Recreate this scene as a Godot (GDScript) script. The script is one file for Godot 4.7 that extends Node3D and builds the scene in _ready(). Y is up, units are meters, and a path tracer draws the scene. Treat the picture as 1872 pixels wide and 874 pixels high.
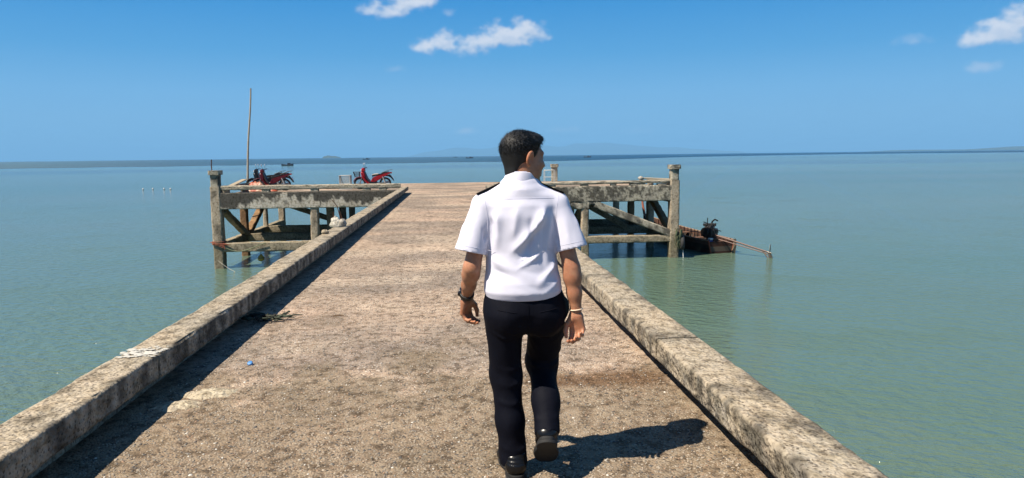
extends Node3D
# A concrete pier running out to a T-shaped head over a shallow turquoise sea; y is up, the pier runs along -z, deck top is y = 0.

const SEA := -3.1
const AIR := 0.5882     # brightness of the sky before the camera's exposure
const FRONT := -30.8      # front face of the pier head
var M := {}
var rng := RandomNumberGenerator.new()
var nz := FastNoiseLite.new()
var taken := {}

# ------------------------------------------------------------------ helpers
func fb(p: Vector3, f: float) -> float:
	return nz.get_noise_3d(p.x * f, p.y * f, p.z * f)

func sm(a: float, b: float, x: float) -> float:
	return smoothstep(a, b, x)

class G:
	# collects indexed triangles; normals are area weighted at the end
	var v := PackedVector3Array()
	var c := PackedColorArray()
	var i := PackedInt32Array()
	var uv := PackedVector2Array()
	func add(p: Vector3, col := Color.WHITE) -> int:
		v.append(p)
		c.append(col)
		return v.size() - 1
	func tri(a: int, b: int, d: int) -> void:
		i.append(a)
		i.append(b)
		i.append(d)
	func outward(from: int) -> void:
		# turns the triangles from index FROM on so that their fronts look out of the closed shape they make
		var mid := Vector3.ZERO
		var n := 0
		for k in range(from, i.size()):
			mid += v[i[k]]
			n += 1
		mid /= maxf(n, 1)
		var vol := 0.0
		for k in range(from, i.size(), 3):
			var a := v[i[k]] - mid
			var b := v[i[k + 1]] - mid
			var d := v[i[k + 2]] - mid
			vol += a.dot(d.cross(b))
		if vol < 0.0:
			for k in range(from, i.size(), 3):
				var t := i[k + 1]
				i[k + 1] = i[k + 2]
				i[k + 2] = t
	func rings(rows: Array, cols: Array, caps := true) -> void:
		# closed loops of points, one after the other, joined into a skin
		var from := i.size()
		var base := v.size()
		var n: int = rows[0].size()
		for r in rows.size():
			for k in n:
				add(rows[r][k], cols[r][k] if cols else Color.WHITE)
		for r in rows.size() - 1:
			for k in n:
				var a := base + r * n + k
				var b := base + r * n + (k + 1) % n
				tri(a, b, a + n)
				tri(b, b + n, a + n)
		if caps:
			for e in [0, rows.size() - 1]:
				var mid := Vector3.ZERO
				for p in rows[e]:
					mid += p
				mid /= n
				var col: Color = cols[e][0] if cols else Color.WHITE
				var m := add(mid, col)
				var first := v.size()
				for k in n:
					add(rows[e][k], cols[e][k] if cols else Color.WHITE)
				for k in n:
					if e == 0:
						tri(m, first + (k + 1) % n, first + k)
					else:
						tri(m, first + k, first + (k + 1) % n)
		outward(from)
	func tube(pts: Array, radii: Array, sides := 8, col := Color.WHITE, caps := true, squash := 1.0) -> void:
		var rows := []
		var cols := []
		var t0: Vector3 = (pts[1] - pts[0]).normalized()
		var u := t0.cross(Vector3.UP)
		if u.length() < 0.1:
			u = t0.cross(Vector3.RIGHT)
		u = u.normalized()
		for k in pts.size():
			var t: Vector3 = (pts[mini(k + 1, pts.size() - 1)] - pts[maxi(k - 1, 0)]).normalized()
			u = (u - t * u.dot(t)).normalized()
			var w := t.cross(u)
			var row := PackedVector3Array()
			var cc := PackedColorArray()
			var r: float = radii[k] if k < radii.size() else radii[-1]
			for s in sides:
				var a := TAU * s / sides
				row.append(pts[k] + u * (cos(a) * r) + w * (sin(a) * r * squash))
				cc.append(col)
			rows.append(row)
			cols.append(cc)
		rings(rows, cols, caps)
	func box(at: Transform3D, size: Vector3, bev := 0.01, col := Color.WHITE) -> void:
		# a box with chamfered edges along its x
		var rows := []
		var cols := []
		var h := size * 0.5
		var b := minf(bev, minf(h.y, h.z) * 0.6)
		var bx := minf(bev, h.x * 0.6)
		for sx in [[-h.x, b], [-h.x + bx, 0.0], [h.x - bx, 0.0], [h.x, b]]:
			var row := PackedVector3Array()
			var cc := PackedColorArray()
			var e: float = sx[1]
			var y := h.y - e
			var z := h.z - e
			for q in [[-y, -z + b], [-y, z - b], [-y + b, z], [y - b, z], [y, z - b], [y, -z + b], [y - b, -z], [-y + b, -z]]:
				row.append(at * Vector3(sx[0], q[0], q[1]))
				cc.append(col)
			rows.append(row)
			cols.append(cc)
		rings(rows, cols)
	func lathe(at: Transform3D, prof: Array, sides := 16, col := Color.WHITE, caps := true) -> void:
		# profile of [radius, height] about the local y axis
		var rows := []
		var cols := []
		for q in prof:
			var row := PackedVector3Array()
			var cc := PackedColorArray()
			for s in sides:
				var a := TAU * s / sides
				row.append(at * Vector3(cos(a) * q[0], q[1], sin(a) * q[0]))
				cc.append(col)
			rows.append(row)
			cols.append(cc)
		rings(rows, cols, caps)
	func ball(at: Transform3D, rad: Vector3, sides := 12, stacks := 8, col := Color.WHITE) -> void:
		var prof := []
		for k in stacks + 1:
			var a := PI * (k + 0.02) / (stacks + 0.04) - PI / 2
			prof.append([cos(a), sin(a)])
		lathe(at * Transform3D(Basis.from_scale(rad)), prof, sides, col)
	func torus(at: Transform3D, big: float, small: float, sides := 24, ring := 8, col := Color.WHITE, squash := 1.0) -> void:
		# about the local z axis
		var from := i.size()
		var base := v.size()
		for s in sides:
			var a := TAU * s / sides
			for k in ring:
				var b := TAU * k / ring
				var r := big + cos(b) * small * squash
				add(at * Vector3(cos(a) * r, sin(a) * r, sin(b) * small), col)
		for s in sides:
			for k in ring:
				var p := base + s * ring + k
				var q := base + s * ring + (k + 1) % ring
				var p2 := base + ((s + 1) % sides) * ring + k
				var q2 := base + ((s + 1) % sides) * ring + (k + 1) % ring
				tri(p, q, p2)
				tri(q, q2, p2)
		outward(from)
	func plate(pts: PackedVector2Array, at: Transform3D, thick: float, col := Color.WHITE, bev := 0.0) -> void:
		# an outline in the local xy plane, given thickness along z
		var from := i.size()
		var idx := Geometry2D.triangulate_polygon(pts)
		var n := pts.size()
		var loops := [[-thick * 0.5, bev], [-thick * 0.5 + bev, 0.0], [thick * 0.5 - bev, 0.0], [thick * 0.5, bev]] if bev > 0.0 else [[-thick * 0.5, 0.0], [thick * 0.5, 0.0]]
		var mid := Vector2.ZERO
		for p in pts:
			mid += p
		mid /= n
		var base := v.size()
		for l in loops:
			for p in pts:
				var e: float = l[1]
				var q: Vector2 = p - (p - mid).normalized() * e
				add(at * Vector3(q.x, q.y, l[0]), col)
		for l in loops.size() - 1:
			for k in n:
				var a := base + l * n + k
				var b := base + l * n + (k + 1) % n
				tri(a, b, a + n)
				tri(b, b + n, a + n)
		# which way do the walls run?
		var area := 0.0
		for k in n:
			area += pts[k].cross(pts[(k + 1) % n])
		for e in [0, loops.size() - 1]:
			var first := v.size()
			for p in pts:
				var ee: float = loops[e][1]
				var q: Vector2 = p - (p - mid).normalized() * ee
				add(at * Vector3(q.x, q.y, loops[e][0]), col)
			for k in range(0, idx.size(), 3):
				var a := first + idx[k]
				var b := first + idx[k + 1]
				var d := first + idx[k + 2]
				var ar := (pts[idx[k + 1]] - pts[idx[k]]).cross(pts[idx[k + 2]] - pts[idx[k]])
				# same sense as the walls, which run a -> b -> a + n
				if (ar * area > 0.0) == (e == 0):
					tri(a, d, b)
				else:
					tri(a, b, d)
		outward(from)
	func done() -> ArrayMesh:
		var n := PackedVector3Array()
		n.resize(v.size())
		for k in range(0, i.size(), 3):
			var a := v[i[k]]
			var f := (v[i[k + 2]] - a).cross(v[i[k + 1]] - a)
			n[i[k]] += f
			n[i[k + 1]] += f
			n[i[k + 2]] += f
		for k in n.size():
			n[k] = n[k].normalized() if n[k].length_squared() > 1e-18 else Vector3.UP
		var arr := []
		arr.resize(Mesh.ARRAY_MAX)
		arr[Mesh.ARRAY_VERTEX] = v
		arr[Mesh.ARRAY_NORMAL] = n
		arr[Mesh.ARRAY_COLOR] = c
		arr[Mesh.ARRAY_INDEX] = i
		if uv.size() == v.size():
			arr[Mesh.ARRAY_TEX_UV] = uv
		var m := ArrayMesh.new()
		m.add_surface_from_arrays(Mesh.PRIMITIVE_TRIANGLES, arr)
		return m

func at(p: Vector3, rot := Vector3.ZERO) -> Transform3D:
	return Transform3D(Basis.from_euler(rot), p)

func along(a: Vector3, b: Vector3) -> Transform3D:
	# local y runs from a to b, origin at a
	var y := (b - a).normalized()
	var x := y.cross(Vector3.FORWARD)
	if x.length() < 0.1:
		x = y.cross(Vector3.RIGHT)
	x = x.normalized()
	return Transform3D(Basis(x, y, x.cross(y)), a)

func numbered(called: String) -> String:
	var n: int = taken.get(called, 0)
	taken[called] = n + 1
	return called if n == 0 else "%s_%03d" % [called, n]

func part(called: String, mesh: Mesh, mat: Material, parent: Node3D, label := "") -> MeshInstance3D:
	var o := MeshInstance3D.new()
	o.name = called
	o.mesh = mesh
	o.material_override = mat
	parent.add_child(o, true)
	if label:
		o.set_meta("label", label)
	return o

func piece(called: String, g: G, mat: Material, parent: Node3D, label := "") -> MeshInstance3D:
	return part(called, g.done(), mat, parent, label)

func tag(o: Node3D, label: String, category: String, group := "") -> Node3D:
	o.set_meta("label", label)
	o.set_meta("category", category)
	if group:
		o.set_meta("group", group)
	return o

func thing(called: String, label: String, category: String, where := Vector3.ZERO, turn := 0.0, group := "") -> Node3D:
	var o := Node3D.new()
	o.name = numbered(called)
	add_child(o)
	o.position = where
	o.rotation.y = turn
	tag(o, label, category, group)
	return o

func single(called: String, g: G, mat: Material, label: String, category: String, where := Vector3.ZERO, group := "") -> MeshInstance3D:
	var o := part(numbered(called), g.done(), mat, self)
	o.position = where
	tag(o, label, category, group)
	return o

func structure(called: String, mesh: Mesh, mat: Material) -> MeshInstance3D:
	var o := part(called, mesh, mat, self)
	o.set_meta("kind", "structure")
	return o

func lin(r: float, g: float, b: float) -> Color:
	return Color(r, g, b).linear_to_srgb()

func plain(called: String, c: Color, rough := 0.6, metal := 0.0) -> StandardMaterial3D:
	# C is a linear base colour; vertex colours multiply it
	var m := StandardMaterial3D.new()
	m.resource_name = called
	m.albedo_color = Color(c.r, c.g, c.b).linear_to_srgb()
	m.roughness = rough
	m.metallic = metal
	m.vertex_color_use_as_albedo = true
	M[called] = m
	return m

func noise_tex(size: int, f: float, kind: int, oct: int, ramp: Array, s: int, seamless := true) -> NoiseTexture2D:
	var n := FastNoiseLite.new()
	n.noise_type = kind
	n.frequency = f
	n.seed = s
	n.fractal_octaves = oct
	n.fractal_type = FastNoiseLite.FRACTAL_FBM if oct > 1 else FastNoiseLite.FRACTAL_NONE
	var t := NoiseTexture2D.new()
	t.width = size
	t.height = size
	t.seamless = seamless
	t.seamless_blend_skirt = 0.15
	t.normalize = true
	t.noise = n
	if ramp:
		var g := Gradient.new()
		var offs := PackedFloat32Array()
		var cols := PackedColorArray()
		for q in ramp:
			offs.append(q[0])
			cols.append(lin(q[1], q[2], q[3]))
		g.offsets = offs
		g.colors = cols
		t.color_ramp = g
	return t

# ------------------------------------------------------------------ the place
func _ready() -> void:
	rng.seed = 20240611
	nz.seed = 7
	nz.noise_type = FastNoiseLite.TYPE_SIMPLEX_SMOOTH
	nz.frequency = 1.0
	nz.fractal_type = FastNoiseLite.FRACTAL_FBM
	nz.fractal_octaves = 3
	# camera
	var cam := Camera3D.new()
	cam.name = "camera"
	cam.position = Vector3(0, 1.57, 0)
	cam.rotation_degrees = Vector3(-6.79, -4.72, -0.66)
	cam.fov = rad_to_deg(2.0 * atan(437.0 / 1280.0))
	cam.near = 0.05
	cam.far = 90000.0
	add_child(cam)
	# sky and air
	var env := Environment.new()
	env.background_mode = Environment.BG_SKY
	var sky := Sky.new()
	var pano := PanoramaSkyMaterial.new()
	pano.panorama = ImageTexture.create_from_image(sky_image())
	sky.sky_material = pano
	env.sky = sky
	env.tonemap_mode = Environment.TONE_MAPPER_LINEAR
	env.tonemap_exposure = 1.84
	env.fog_enabled = true
	env.fog_density = 0.00006
	env.fog_light_color = Color(0.56, 0.81, 1.0)
	env.sdfgi_enabled = true
	env.ssao_enabled = true
	env.ssil_enabled = true
	var we := WorldEnvironment.new()
	we.name = "air"
	we.environment = env
	add_child(we)
	# sun: high, behind the viewer's left shoulder
	var sun := DirectionalLight3D.new()
	sun.name = "sun"
	sun.light_energy = 1.6
	sun.light_color = Color(1.0, 0.955, 0.885)
	sun.light_angular_distance = 0.5
	sun.shadow_enabled = true
	add_child(sun)
	sun.look_at_from_position(Vector3.ZERO, Vector3(0.62, -1.0, -0.3), Vector3.UP)
	materials()
	sea()
	far_land()
	walkway()
	kerbs()
	pier_head()
	things_on_head()
	longtail_boat()
	litter()
	far_boats()
	person()

func sky_image() -> Image:
	var w := 4096
	var h := 2048
	var im := Image.create(w, h, false, Image.FORMAT_RGBF)
	var stops := [[0.0, 0.19, 0.43, 0.68], [1.2, 0.195, 0.435, 0.69], [3.0, 0.195, 0.44, 0.71], [5.0, 0.168, 0.425, 0.725], [8.0, 0.088, 0.345, 0.68], [12.0, 0.036, 0.268, 0.635], [20.0, 0.05, 0.225, 0.54], [40.0, 0.042, 0.145, 0.36], [90.0, 0.035, 0.10, 0.26]]
	for y in h:
		var el := 90.0 - (y + 0.5) * 180.0 / h
		var c := Color(stops[0][1], stops[0][2], stops[0][3])
		if el > 0.0:
			for k in stops.size() - 1:
				if el >= stops[k][0] and el <= stops[k + 1][0]:
					var t: float = (el - stops[k][0]) / (stops[k + 1][0] - stops[k][0])
					c = Color(stops[k][1], stops[k][2], stops[k][3]).lerp(Color(stops[k + 1][1], stops[k + 1][2], stops[k + 1][3]), t)
		im.fill_rect(Rect2i(0, y, w, 1), c * AIR)
	# fair-weather clouds: [azimuth, elevation, half width, half height, opacity, lean] in degrees, right of -z is positive
	var list := []
	# the long one: a row of puffs that climb to the right
	for q in [[-1.75, 8.62, 1.25, 0.62, 1.0], [-0.35, 8.95, 1.2, 0.85, 1.0], [1.1, 8.6, 1.5, 0.75, 0.85], [2.5, 8.95, 1.2, 0.8, 0.95], [3.6, 9.35, 1.15, 1.0, 1.1], [4.6, 9.2, 1.2, 0.9, 1.1], [5.7, 9.75, 1.15, 1.0, 1.1], [6.6, 9.6, 0.95, 0.9, 0.95], [7.2, 9.35, 0.6, 0.6, 0.5]]:
		list.append(q + [1])
	for q in [[-6.1, 11.3, 1.0, 0.55, 0.7], [-4.9, 11.15, 1.3, 0.6, 0.8], [-3.8, 11.7, 1.3, 0.9, 1.05], [-2.7, 11.9, 1.1, 0.8, 1.0], [-1.7, 12.1, 0.9, 0.5, 0.8], [-0.2, 11.15, 0.45, 0.35, 0.35]]:
		list.append(q + [2])
	for q in [[37.6, 7.35, 1.1, 0.5, 0.9], [38.7, 7.6, 1.4, 0.8, 1.1], [39.9, 8.0, 1.5, 1.25, 1.15], [41.3, 8.2, 1.6, 1.3, 1.1], [43.0, 7.9, 1.6, 1.0, 1.0], [34.0, 7.6, 1.1, 0.4, 0.34], [38.0, 5.55, 1.0, 0.42, 0.4]]:
		list.append(q + [3])
	for q in [[1.0, 2.0, 0.8, 0.32, 0.42], [9.2, 2.05, 1.2, 0.25, 0.22], [-36.7, 1.65, 0.7, 0.28, 0.3], [-33.2, 1.75, 0.9, 0.26, 0.24], [-4.4, 6.9, 0.7, 0.25, 0.2], [15.0, 1.9, 1.2, 0.28, 0.16], [-32.5, 5.9, 0.6, 0.3, 0.1]]:
		list.append(q + [4])
	# the same scattered sky goes on all round
	var r2 := RandomNumberGenerator.new()
	r2.seed = 5
	for k in 46:
		var az := 52.0 + r2.randf() * 256.0
		var el := 3.0 + 45.0 * pow(r2.randf(), 1.6)
		var s := 0.8 + el * 0.06
		for j in r2.randi_range(2, 6):
			list.append([az + j * s * 0.9, el + r2.randf_range(-0.3, 0.4) * s, s * r2.randf_range(0.8, 1.3), s * r2.randf_range(0.4, 0.75), r2.randf_range(0.5, 1.1), 5])
	var n := FastNoiseLite.new()
	n.noise_type = FastNoiseLite.TYPE_SIMPLEX_SMOOTH
	n.frequency = 1.0
	n.fractal_octaves = 5
	n.fractal_gain = 0.58
	n.seed = 21
	var dens := {}
	for q in list:
		var cx: float = q[0] / 360.0 * w
		var cy: float = (90.0 - q[1]) / 180.0 * h
		var sc: float = h / 180.0
		var rx: float = q[2] * 1.12 * sc / cos(deg_to_rad(q[1]))
		var ry: float = q[3] * 1.15 * sc
		for y in range(int(cy - ry * 1.7), int(cy + ry * 1.7) + 1):
			for x in range(int(cx - rx * 1.7), int(cx + rx * 1.7) + 1):
				var ux := (x - cx) / rx
				var uy := (y - cy) / ry
				if uy > 0.0:
					uy *= 1.35
				var d := 1.0 - sqrt(ux * ux + uy * uy)
				d = d * 0.8 + 0.60 * n.get_noise_2d(x * 0.05 + q[5] * 31.0, y * 0.068) + 0.14
				d = sm(-0.04, 0.9, d) * q[4]
				if d > 0.0:
					var key := Vector2i(posmod(x, w), y)
					dens[key] = 1.0 - (1.0 - minf(dens.get(key, 0.0), 1.0)) * (1.0 - minf(d, 1.0))
	for key in dens:
		if key.y < 2 or key.y > h - 2:
			continue
		var d: float = dens[key]
		var up: float = dens.get(key - Vector2i(4, 7), 0.0)
		var lit := clampf(0.62 + (d - up) * 0.5 + 0.12 * n.get_noise_2d(key.x * 0.13, key.y * 0.16), 0.35, 1.0)
		var white := Color(0.36, 0.47, 0.66).lerp(Color(0.70, 0.74, 0.82), lit)
		im.set_pixel(key.x, key.y, im.get_pixel(key.x, key.y).lerp(white * AIR, minf(d * 0.92, 0.92)))
	return im

func materials() -> void:
	# sea water: murky green, rippled
	var m := plain("sea_water", Color(1, 1, 1), 0.07)
	m.metallic_specular = 0.36
	m.heightmap_enabled = true
	m.heightmap_texture = noise_tex(2048, 0.012, FastNoiseLite.TYPE_SIMPLEX_SMOOTH, 6, [], 3)
	(m.heightmap_texture.noise as FastNoiseLite).fractal_gain = 0.62
	m.heightmap_scale = 9.5
	m = m.duplicate()
	m.resource_name = "deep_water"
	m.metallic_specular = 0.2
	m.roughness = 0.3
	M["deep_water"] = m
	# walked-on deck: exposed pebbles in cement
	m = plain("pebbled_deck", Color(1, 1, 1), 0.92)
	m.metallic_specular = 0.25
	m.albedo_texture = noise_tex(1024, 0.085, FastNoiseLite.TYPE_CELLULAR, 1, [[0.0, 0.3, 0.28, 0.26], [0.1, 0.56, 0.52, 0.49], [0.2, 0.76, 0.72, 0.67], [0.34, 0.84, 0.79, 0.73], [0.5, 0.72, 0.64, 0.57], [0.66, 0.95, 0.9, 0.83], [0.82, 0.66, 0.65, 0.65], [0.95, 0.95, 0.92, 0.86], [1.0, 0.75, 0.64, 0.54]], 11)
	(m.albedo_texture.noise as FastNoiseLite).cellular_return_type = FastNoiseLite.RETURN_CELL_VALUE
	m.heightmap_enabled = true
	m.heightmap_texture = noise_tex(1024, 0.085, FastNoiseLite.TYPE_CELLULAR, 1, [], 11)
	m.heightmap_scale = -0.75
	m.heightmap_flip_texture = false
	m.uv1_triplanar = true
	m.uv1_world_triplanar = true
	m.uv1_scale = Vector3.ONE * 0.83
	m.detail_enabled = true
	m.detail_blend_mode = BaseMaterial3D.BLEND_MODE_MUL
	m.detail_uv_layer = BaseMaterial3D.DETAIL_UV_2
	m.uv2_triplanar = true
	m.uv2_world_triplanar = true
	m.uv2_scale = Vector3.ONE * 0.37
	m.detail_albedo = noise_tex(1024, 0.02, FastNoiseLite.TYPE_SIMPLEX_SMOOTH, 5, [[0.15, 0.42, 0.40, 0.38], [0.42, 0.84, 0.82, 0.8], [0.62, 1.0, 1.0, 1.0]], 31)
	# old cast concrete
	m = plain("old_concrete", Color(1, 1, 1), 0.93)
	m.metallic_specular = 0.25
	m.albedo_texture = noise_tex(1024, 0.012, FastNoiseLite.TYPE_SIMPLEX_SMOOTH, 6, [[0.0, 0.34, 0.33, 0.31], [0.3, 0.72, 0.70, 0.66], [0.45, 0.95, 0.94, 0.91], [0.6, 1.0, 1.0, 1.0], [1.0, 1.0, 1.0, 1.0]], 13)
	m.heightmap_enabled = true
	m.heightmap_texture = noise_tex(1024, 0.03, FastNoiseLite.TYPE_SIMPLEX_SMOOTH, 5, [], 17)
	m.heightmap_scale = 1.6
	m.uv1_triplanar = true
	m.uv1_world_triplanar = true
	m.uv1_scale = Vector3.ONE * 0.62
	m.detail_enabled = true
	m.detail_blend_mode = BaseMaterial3D.BLEND_MODE_MUL
	m.detail_uv_layer = BaseMaterial3D.DETAIL_UV_2
	m.uv2_triplanar = true
	m.uv2_world_triplanar = true
	m.uv2_scale = Vector3.ONE * 1.7
	m.detail_albedo = noise_tex(1024, 0.05, FastNoiseLite.TYPE_CELLULAR, 1, [[0.0, 0.30, 0.28, 0.26], [0.12, 0.55, 0.53, 0.51], [0.3, 0.92, 0.91, 0.9], [0.6, 1.0, 1.0, 1.0], [0.88, 0.8, 0.78, 0.74], [1.0, 1.0, 1.0, 1.0]], 41)
	(m.detail_albedo.noise as FastNoiseLite).cellular_return_type = FastNoiseLite.RETURN_CELL_VALUE
	# weathered timber
	m = plain("old_timber", Color(1, 1, 1), 0.85)
	m.metallic_specular = 0.3
	m.albedo_texture = noise_tex(512, 0.02, FastNoiseLite.TYPE_SIMPLEX_SMOOTH, 5, [[0.0, 0.4, 0.37, 0.33], [0.5, 0.85, 0.82, 0.78], [1.0, 1.0, 1.0, 1.0]], 19)
	m.uv1_triplanar = true
	m.uv1_scale = Vector3(2.0, 2.0, 2.0)
	plain("pebble", Color(1, 1, 1), 0.75)
	plain("paint", Color(1, 1, 1), 0.28)
	plain("plastic", Color(1, 1, 1), 0.5)
	plain("rubber", Color(0.02, 0.02, 0.021), 0.8)
	plain("steel", Color(0.42, 0.42, 0.43), 0.35, 0.9)
	plain("worn_metal", Color(0.8, 0.78, 0.72), 0.5, 0.4)
	plain("rusty_steel", Color(0.10, 0.045, 0.025), 0.85, 0.2)
	plain("mirror_glass", Color(0.75, 0.78, 0.8), 0.05, 1.0)
	plain("lamp_lens", Color(0.7, 0.7, 0.7), 0.12, 0.3)
	plain("rope", Color(1, 1, 1), 0.9)
	plain("leafy_land", Color(0.035, 0.05, 0.03), 0.95)

func sea_uv(g: G) -> void:
	# ripples run long across the wind, which blows in from the right
	for p in g.v:
		var q := Vector2(p.x, p.z).rotated(deg_to_rad(-24.0))
		g.uv.append(Vector2(q.x / 17.0, q.y / 8.5))

func sea() -> void:
	var g := G.new()
	var radii := [0.0]
	var r := 3.0
	while r < 70000.0:
		radii.append(r)
		r *= 1.055 if r < 400.0 else (1.035 if r < 2500.0 else 1.22)
	var secs := 300
	for k in radii.size():
		for s in secs:
			var a: float = TAU * (s + 0.5 * (k % 2)) / secs
			var p := Vector3(cos(a) * radii[k], SEA, sin(a) * radii[k])
			if radii[k] < 90.0:
				p.y += 0.035 * fb(Vector3(p.x * 0.7, 0.0, p.z * 1.5), 0.11)
			# murky plume near the shore, with streaks of bluer and greyer water, and the clear deep beyond its edge
			var n1 := fb(Vector3(p.x * 0.35, 3.0, p.z), 0.02)
			var n2 := fb(Vector3(p.x * 0.25, 9.0, p.z), 0.0045)
			var near := Color(0.066, 0.106, 0.067).lerp(Color(0.090, 0.122, 0.089), clampf(0.5 + n1 * 1.1, 0, 1)).lerp(Color(0.096, 0.148, 0.108), clampf(0.3 + n2 * 1.2, 0, 1))
			var streak := sm(0.05, 0.3, fb(Vector3(p.x * 0.1, 0.0, p.z * 0.6), 0.006)) * sm(250.0, 320.0, radii[k])
			near = near.lerp(Color(0.055, 0.07, 0.07), streak * 0.6)
			g.add(p, near)
	for k in radii.size() - 1:
		for s in secs:
			var a := k * secs + s
			var b := k * secs + (s + 1) % secs
			var a2 := a + secs
			var b2 := b + secs
			if k % 2 == 0:
				g.tri(a, b, a2)
				g.tri(b, b2, a2)
			else:
				g.tri(a, b, b2)
				g.tri(a, b2, a2)
	sea_uv(g)
	structure("sea", g.done(), M.sea_water)
	# clear, choppy deep water beyond the edge of the murk
	g = G.new()
	var rings := 10
	for k in rings + 1:
		for s in secs:
			var a: float = TAU * s / secs
			var az := wrapf(a + PI / 2, -PI, PI)      # right of -z
			var edge := 560.0 + 1100.0 * sm(0.12, 0.62, az) * sm(2.4, 1.2, az) + 60.0 * fb(Vector3(a * 9.0, 1.0, 0.0), 1.0)
			var rr: float = edge * pow(70000.0 / edge, pow(float(k) / rings, 1.6))
			g.add(Vector3(cos(a) * rr, SEA + 0.03, sin(a) * rr), Color(0.080, 0.112, 0.104).lerp(Color(0.032, 0.060, 0.078), sm(-0.6, -0.2, az)).lerp(Color(0.010, 0.030, 0.055), sm(-0.1, 0.3, az)))
	for k in rings:
		for s in secs:
			var a := k * secs + s
			var b := k * secs + (s + 1) % secs
			g.tri(a, b, a + secs)
			g.tri(b, b + secs, a + secs)
	sea_uv(g)
	structure("deep_sea", g.done(), M.deep_water)

func hill_ridge(az0: float, az1: float, dist: float, tops: Array, depth: float) -> G:
	# a ridge between two azimuths (degrees right of -z); TOPS are heights along it
	var g := G.new()
	var n := 60
	var rows := []
	for q in [[0.0, 0.0], [0.18, 0.55], [0.4, 0.93], [0.5, 1.0], [0.65, 0.85], [1.0, 0.0]]:
		var row := PackedVector3Array()
		for k in n + 1:
			var t := float(k) / n
			var x := t * (tops.size() - 1)
			var i0 := mini(int(x), tops.size() - 2)
			var hgt: float = lerpf(tops[i0], tops[i0 + 1], sm(0.0, 1.0, x - i0))
			var a := deg_to_rad(lerpf(az0, az1, t))
			var d: float = dist + depth * (q[0] - 0.5)
			var p := Vector3(sin(a) * d, 0.0, -cos(a) * d)
			hgt *= q[1] * (1.0 + 0.22 * fb(p, 0.9 / depth * 4.0))
			p.y = SEA - 2.0 + hgt + 2.0 * q[1]
			row.append(p)
		rows.append(row)
	for r in rows.size() - 1:
		for k in n:
			var a := g.v.size()
			for p in [rows[r][k], rows[r][k + 1], rows[r + 1][k], rows[r + 1][k + 1]]:
				g.add(p)
			g.tri(a, a + 1, a + 2)
			g.tri(a + 1, a + 3, a + 2)
	# one skin: weld by building shared vertices
	return g

func far_land() -> void:
	# an island, a low cape and a range of hills across the bay
	for q in [["island", -10.35, -8.75, 8200.0, [0.0, 22.0, 30.0, 26.0, 24.0, 14.0, 0.0], 500.0], ["low_cape", 30.5, 60.0, 15000.0, [0.0, 26.0, 22.0, 62.0, 54.0, 60.0, 66.0, 58.0, 80.0, 90.0], 2500.0], ["far_hills", -4.0, 24.0, 36000.0, [0.0, 260.0, 420.0, 380.0, 560.0, 520.0, 470.0, 640.0, 560.0, 420.0, 300.0, 220.0, 120.0, 0.0], 6000.0]]:
		var o := structure(numbered(q[0]), hill_ridge(q[1], q[2], q[3], q[4], q[5]).done(), M.leafy_land)
		o.set_meta("kind", "structure")

func deck_color(p: Vector3) -> Color:
	var band := fb(Vector3(p.x * 0.5, 0.0, p.z * 0.9), 0.5)
	var fine := fb(p, 2.1)
	var c := Color(0.335, 0.26, 0.195)
	c = c.lerp(Color(0.42, 0.305, 0.225), sm(-0.1, 0.5, fb(p + Vector3(40, 0, 3), 0.5)))
	c = c.lerp(Color(0.205, 0.176, 0.15), sm(-0.15, 0.3, -band) * 0.78)
	c = c.lerp(Color(0.47, 0.385, 0.285), sm(0.18, 0.42, fb(Vector3(p.x * 0.5 + 9.0, 0, p.z * 1.1), 0.5)) * 0.4)
	# dark patches
	c = c.lerp(Color(0.14, 0.115, 0.09), sm(0.28, 0.5, fb(p + Vector3(5, 0, 70), 0.8)) * 0.55)
	# thin streaks of cement skin across the lane
	var far := sm(0.24, 0.36, fb(Vector3(p.x * 0.35, 4.0, p.z * 1.2), 0.36))
	c = c.lerp(Color(0.50, 0.42, 0.32), far * 0.35)
	c = c.lerp(Color(c.get_luminance(), c.get_luminance(), c.get_luminance()), 0.36)
	# bare aggregate near by, a skin of cement left on it further out
	var bare := sm(0.25, -0.25, -p.z - 5.15 + 1.1 * fb(p, 0.7) + 0.5 * fine)
	c = c.lerp(Color(0.19, 0.162, 0.126), bare * 0.9)
	# brown rusty stain between the man and the right kerb
	var st := Vector2((p.x - 1.0) / 0.62, (p.z + 4.72) / 0.24).length() + fine * 0.7
	c = c.lerp(Color(0.125, 0.082, 0.05), (1.0 - sm(0.35, 1.25, st)) * 0.85)
	return Color(c.r * 1.44, c.g * 1.40, c.b * 1.34) * (1.0 + 0.2 * fine)

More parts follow.
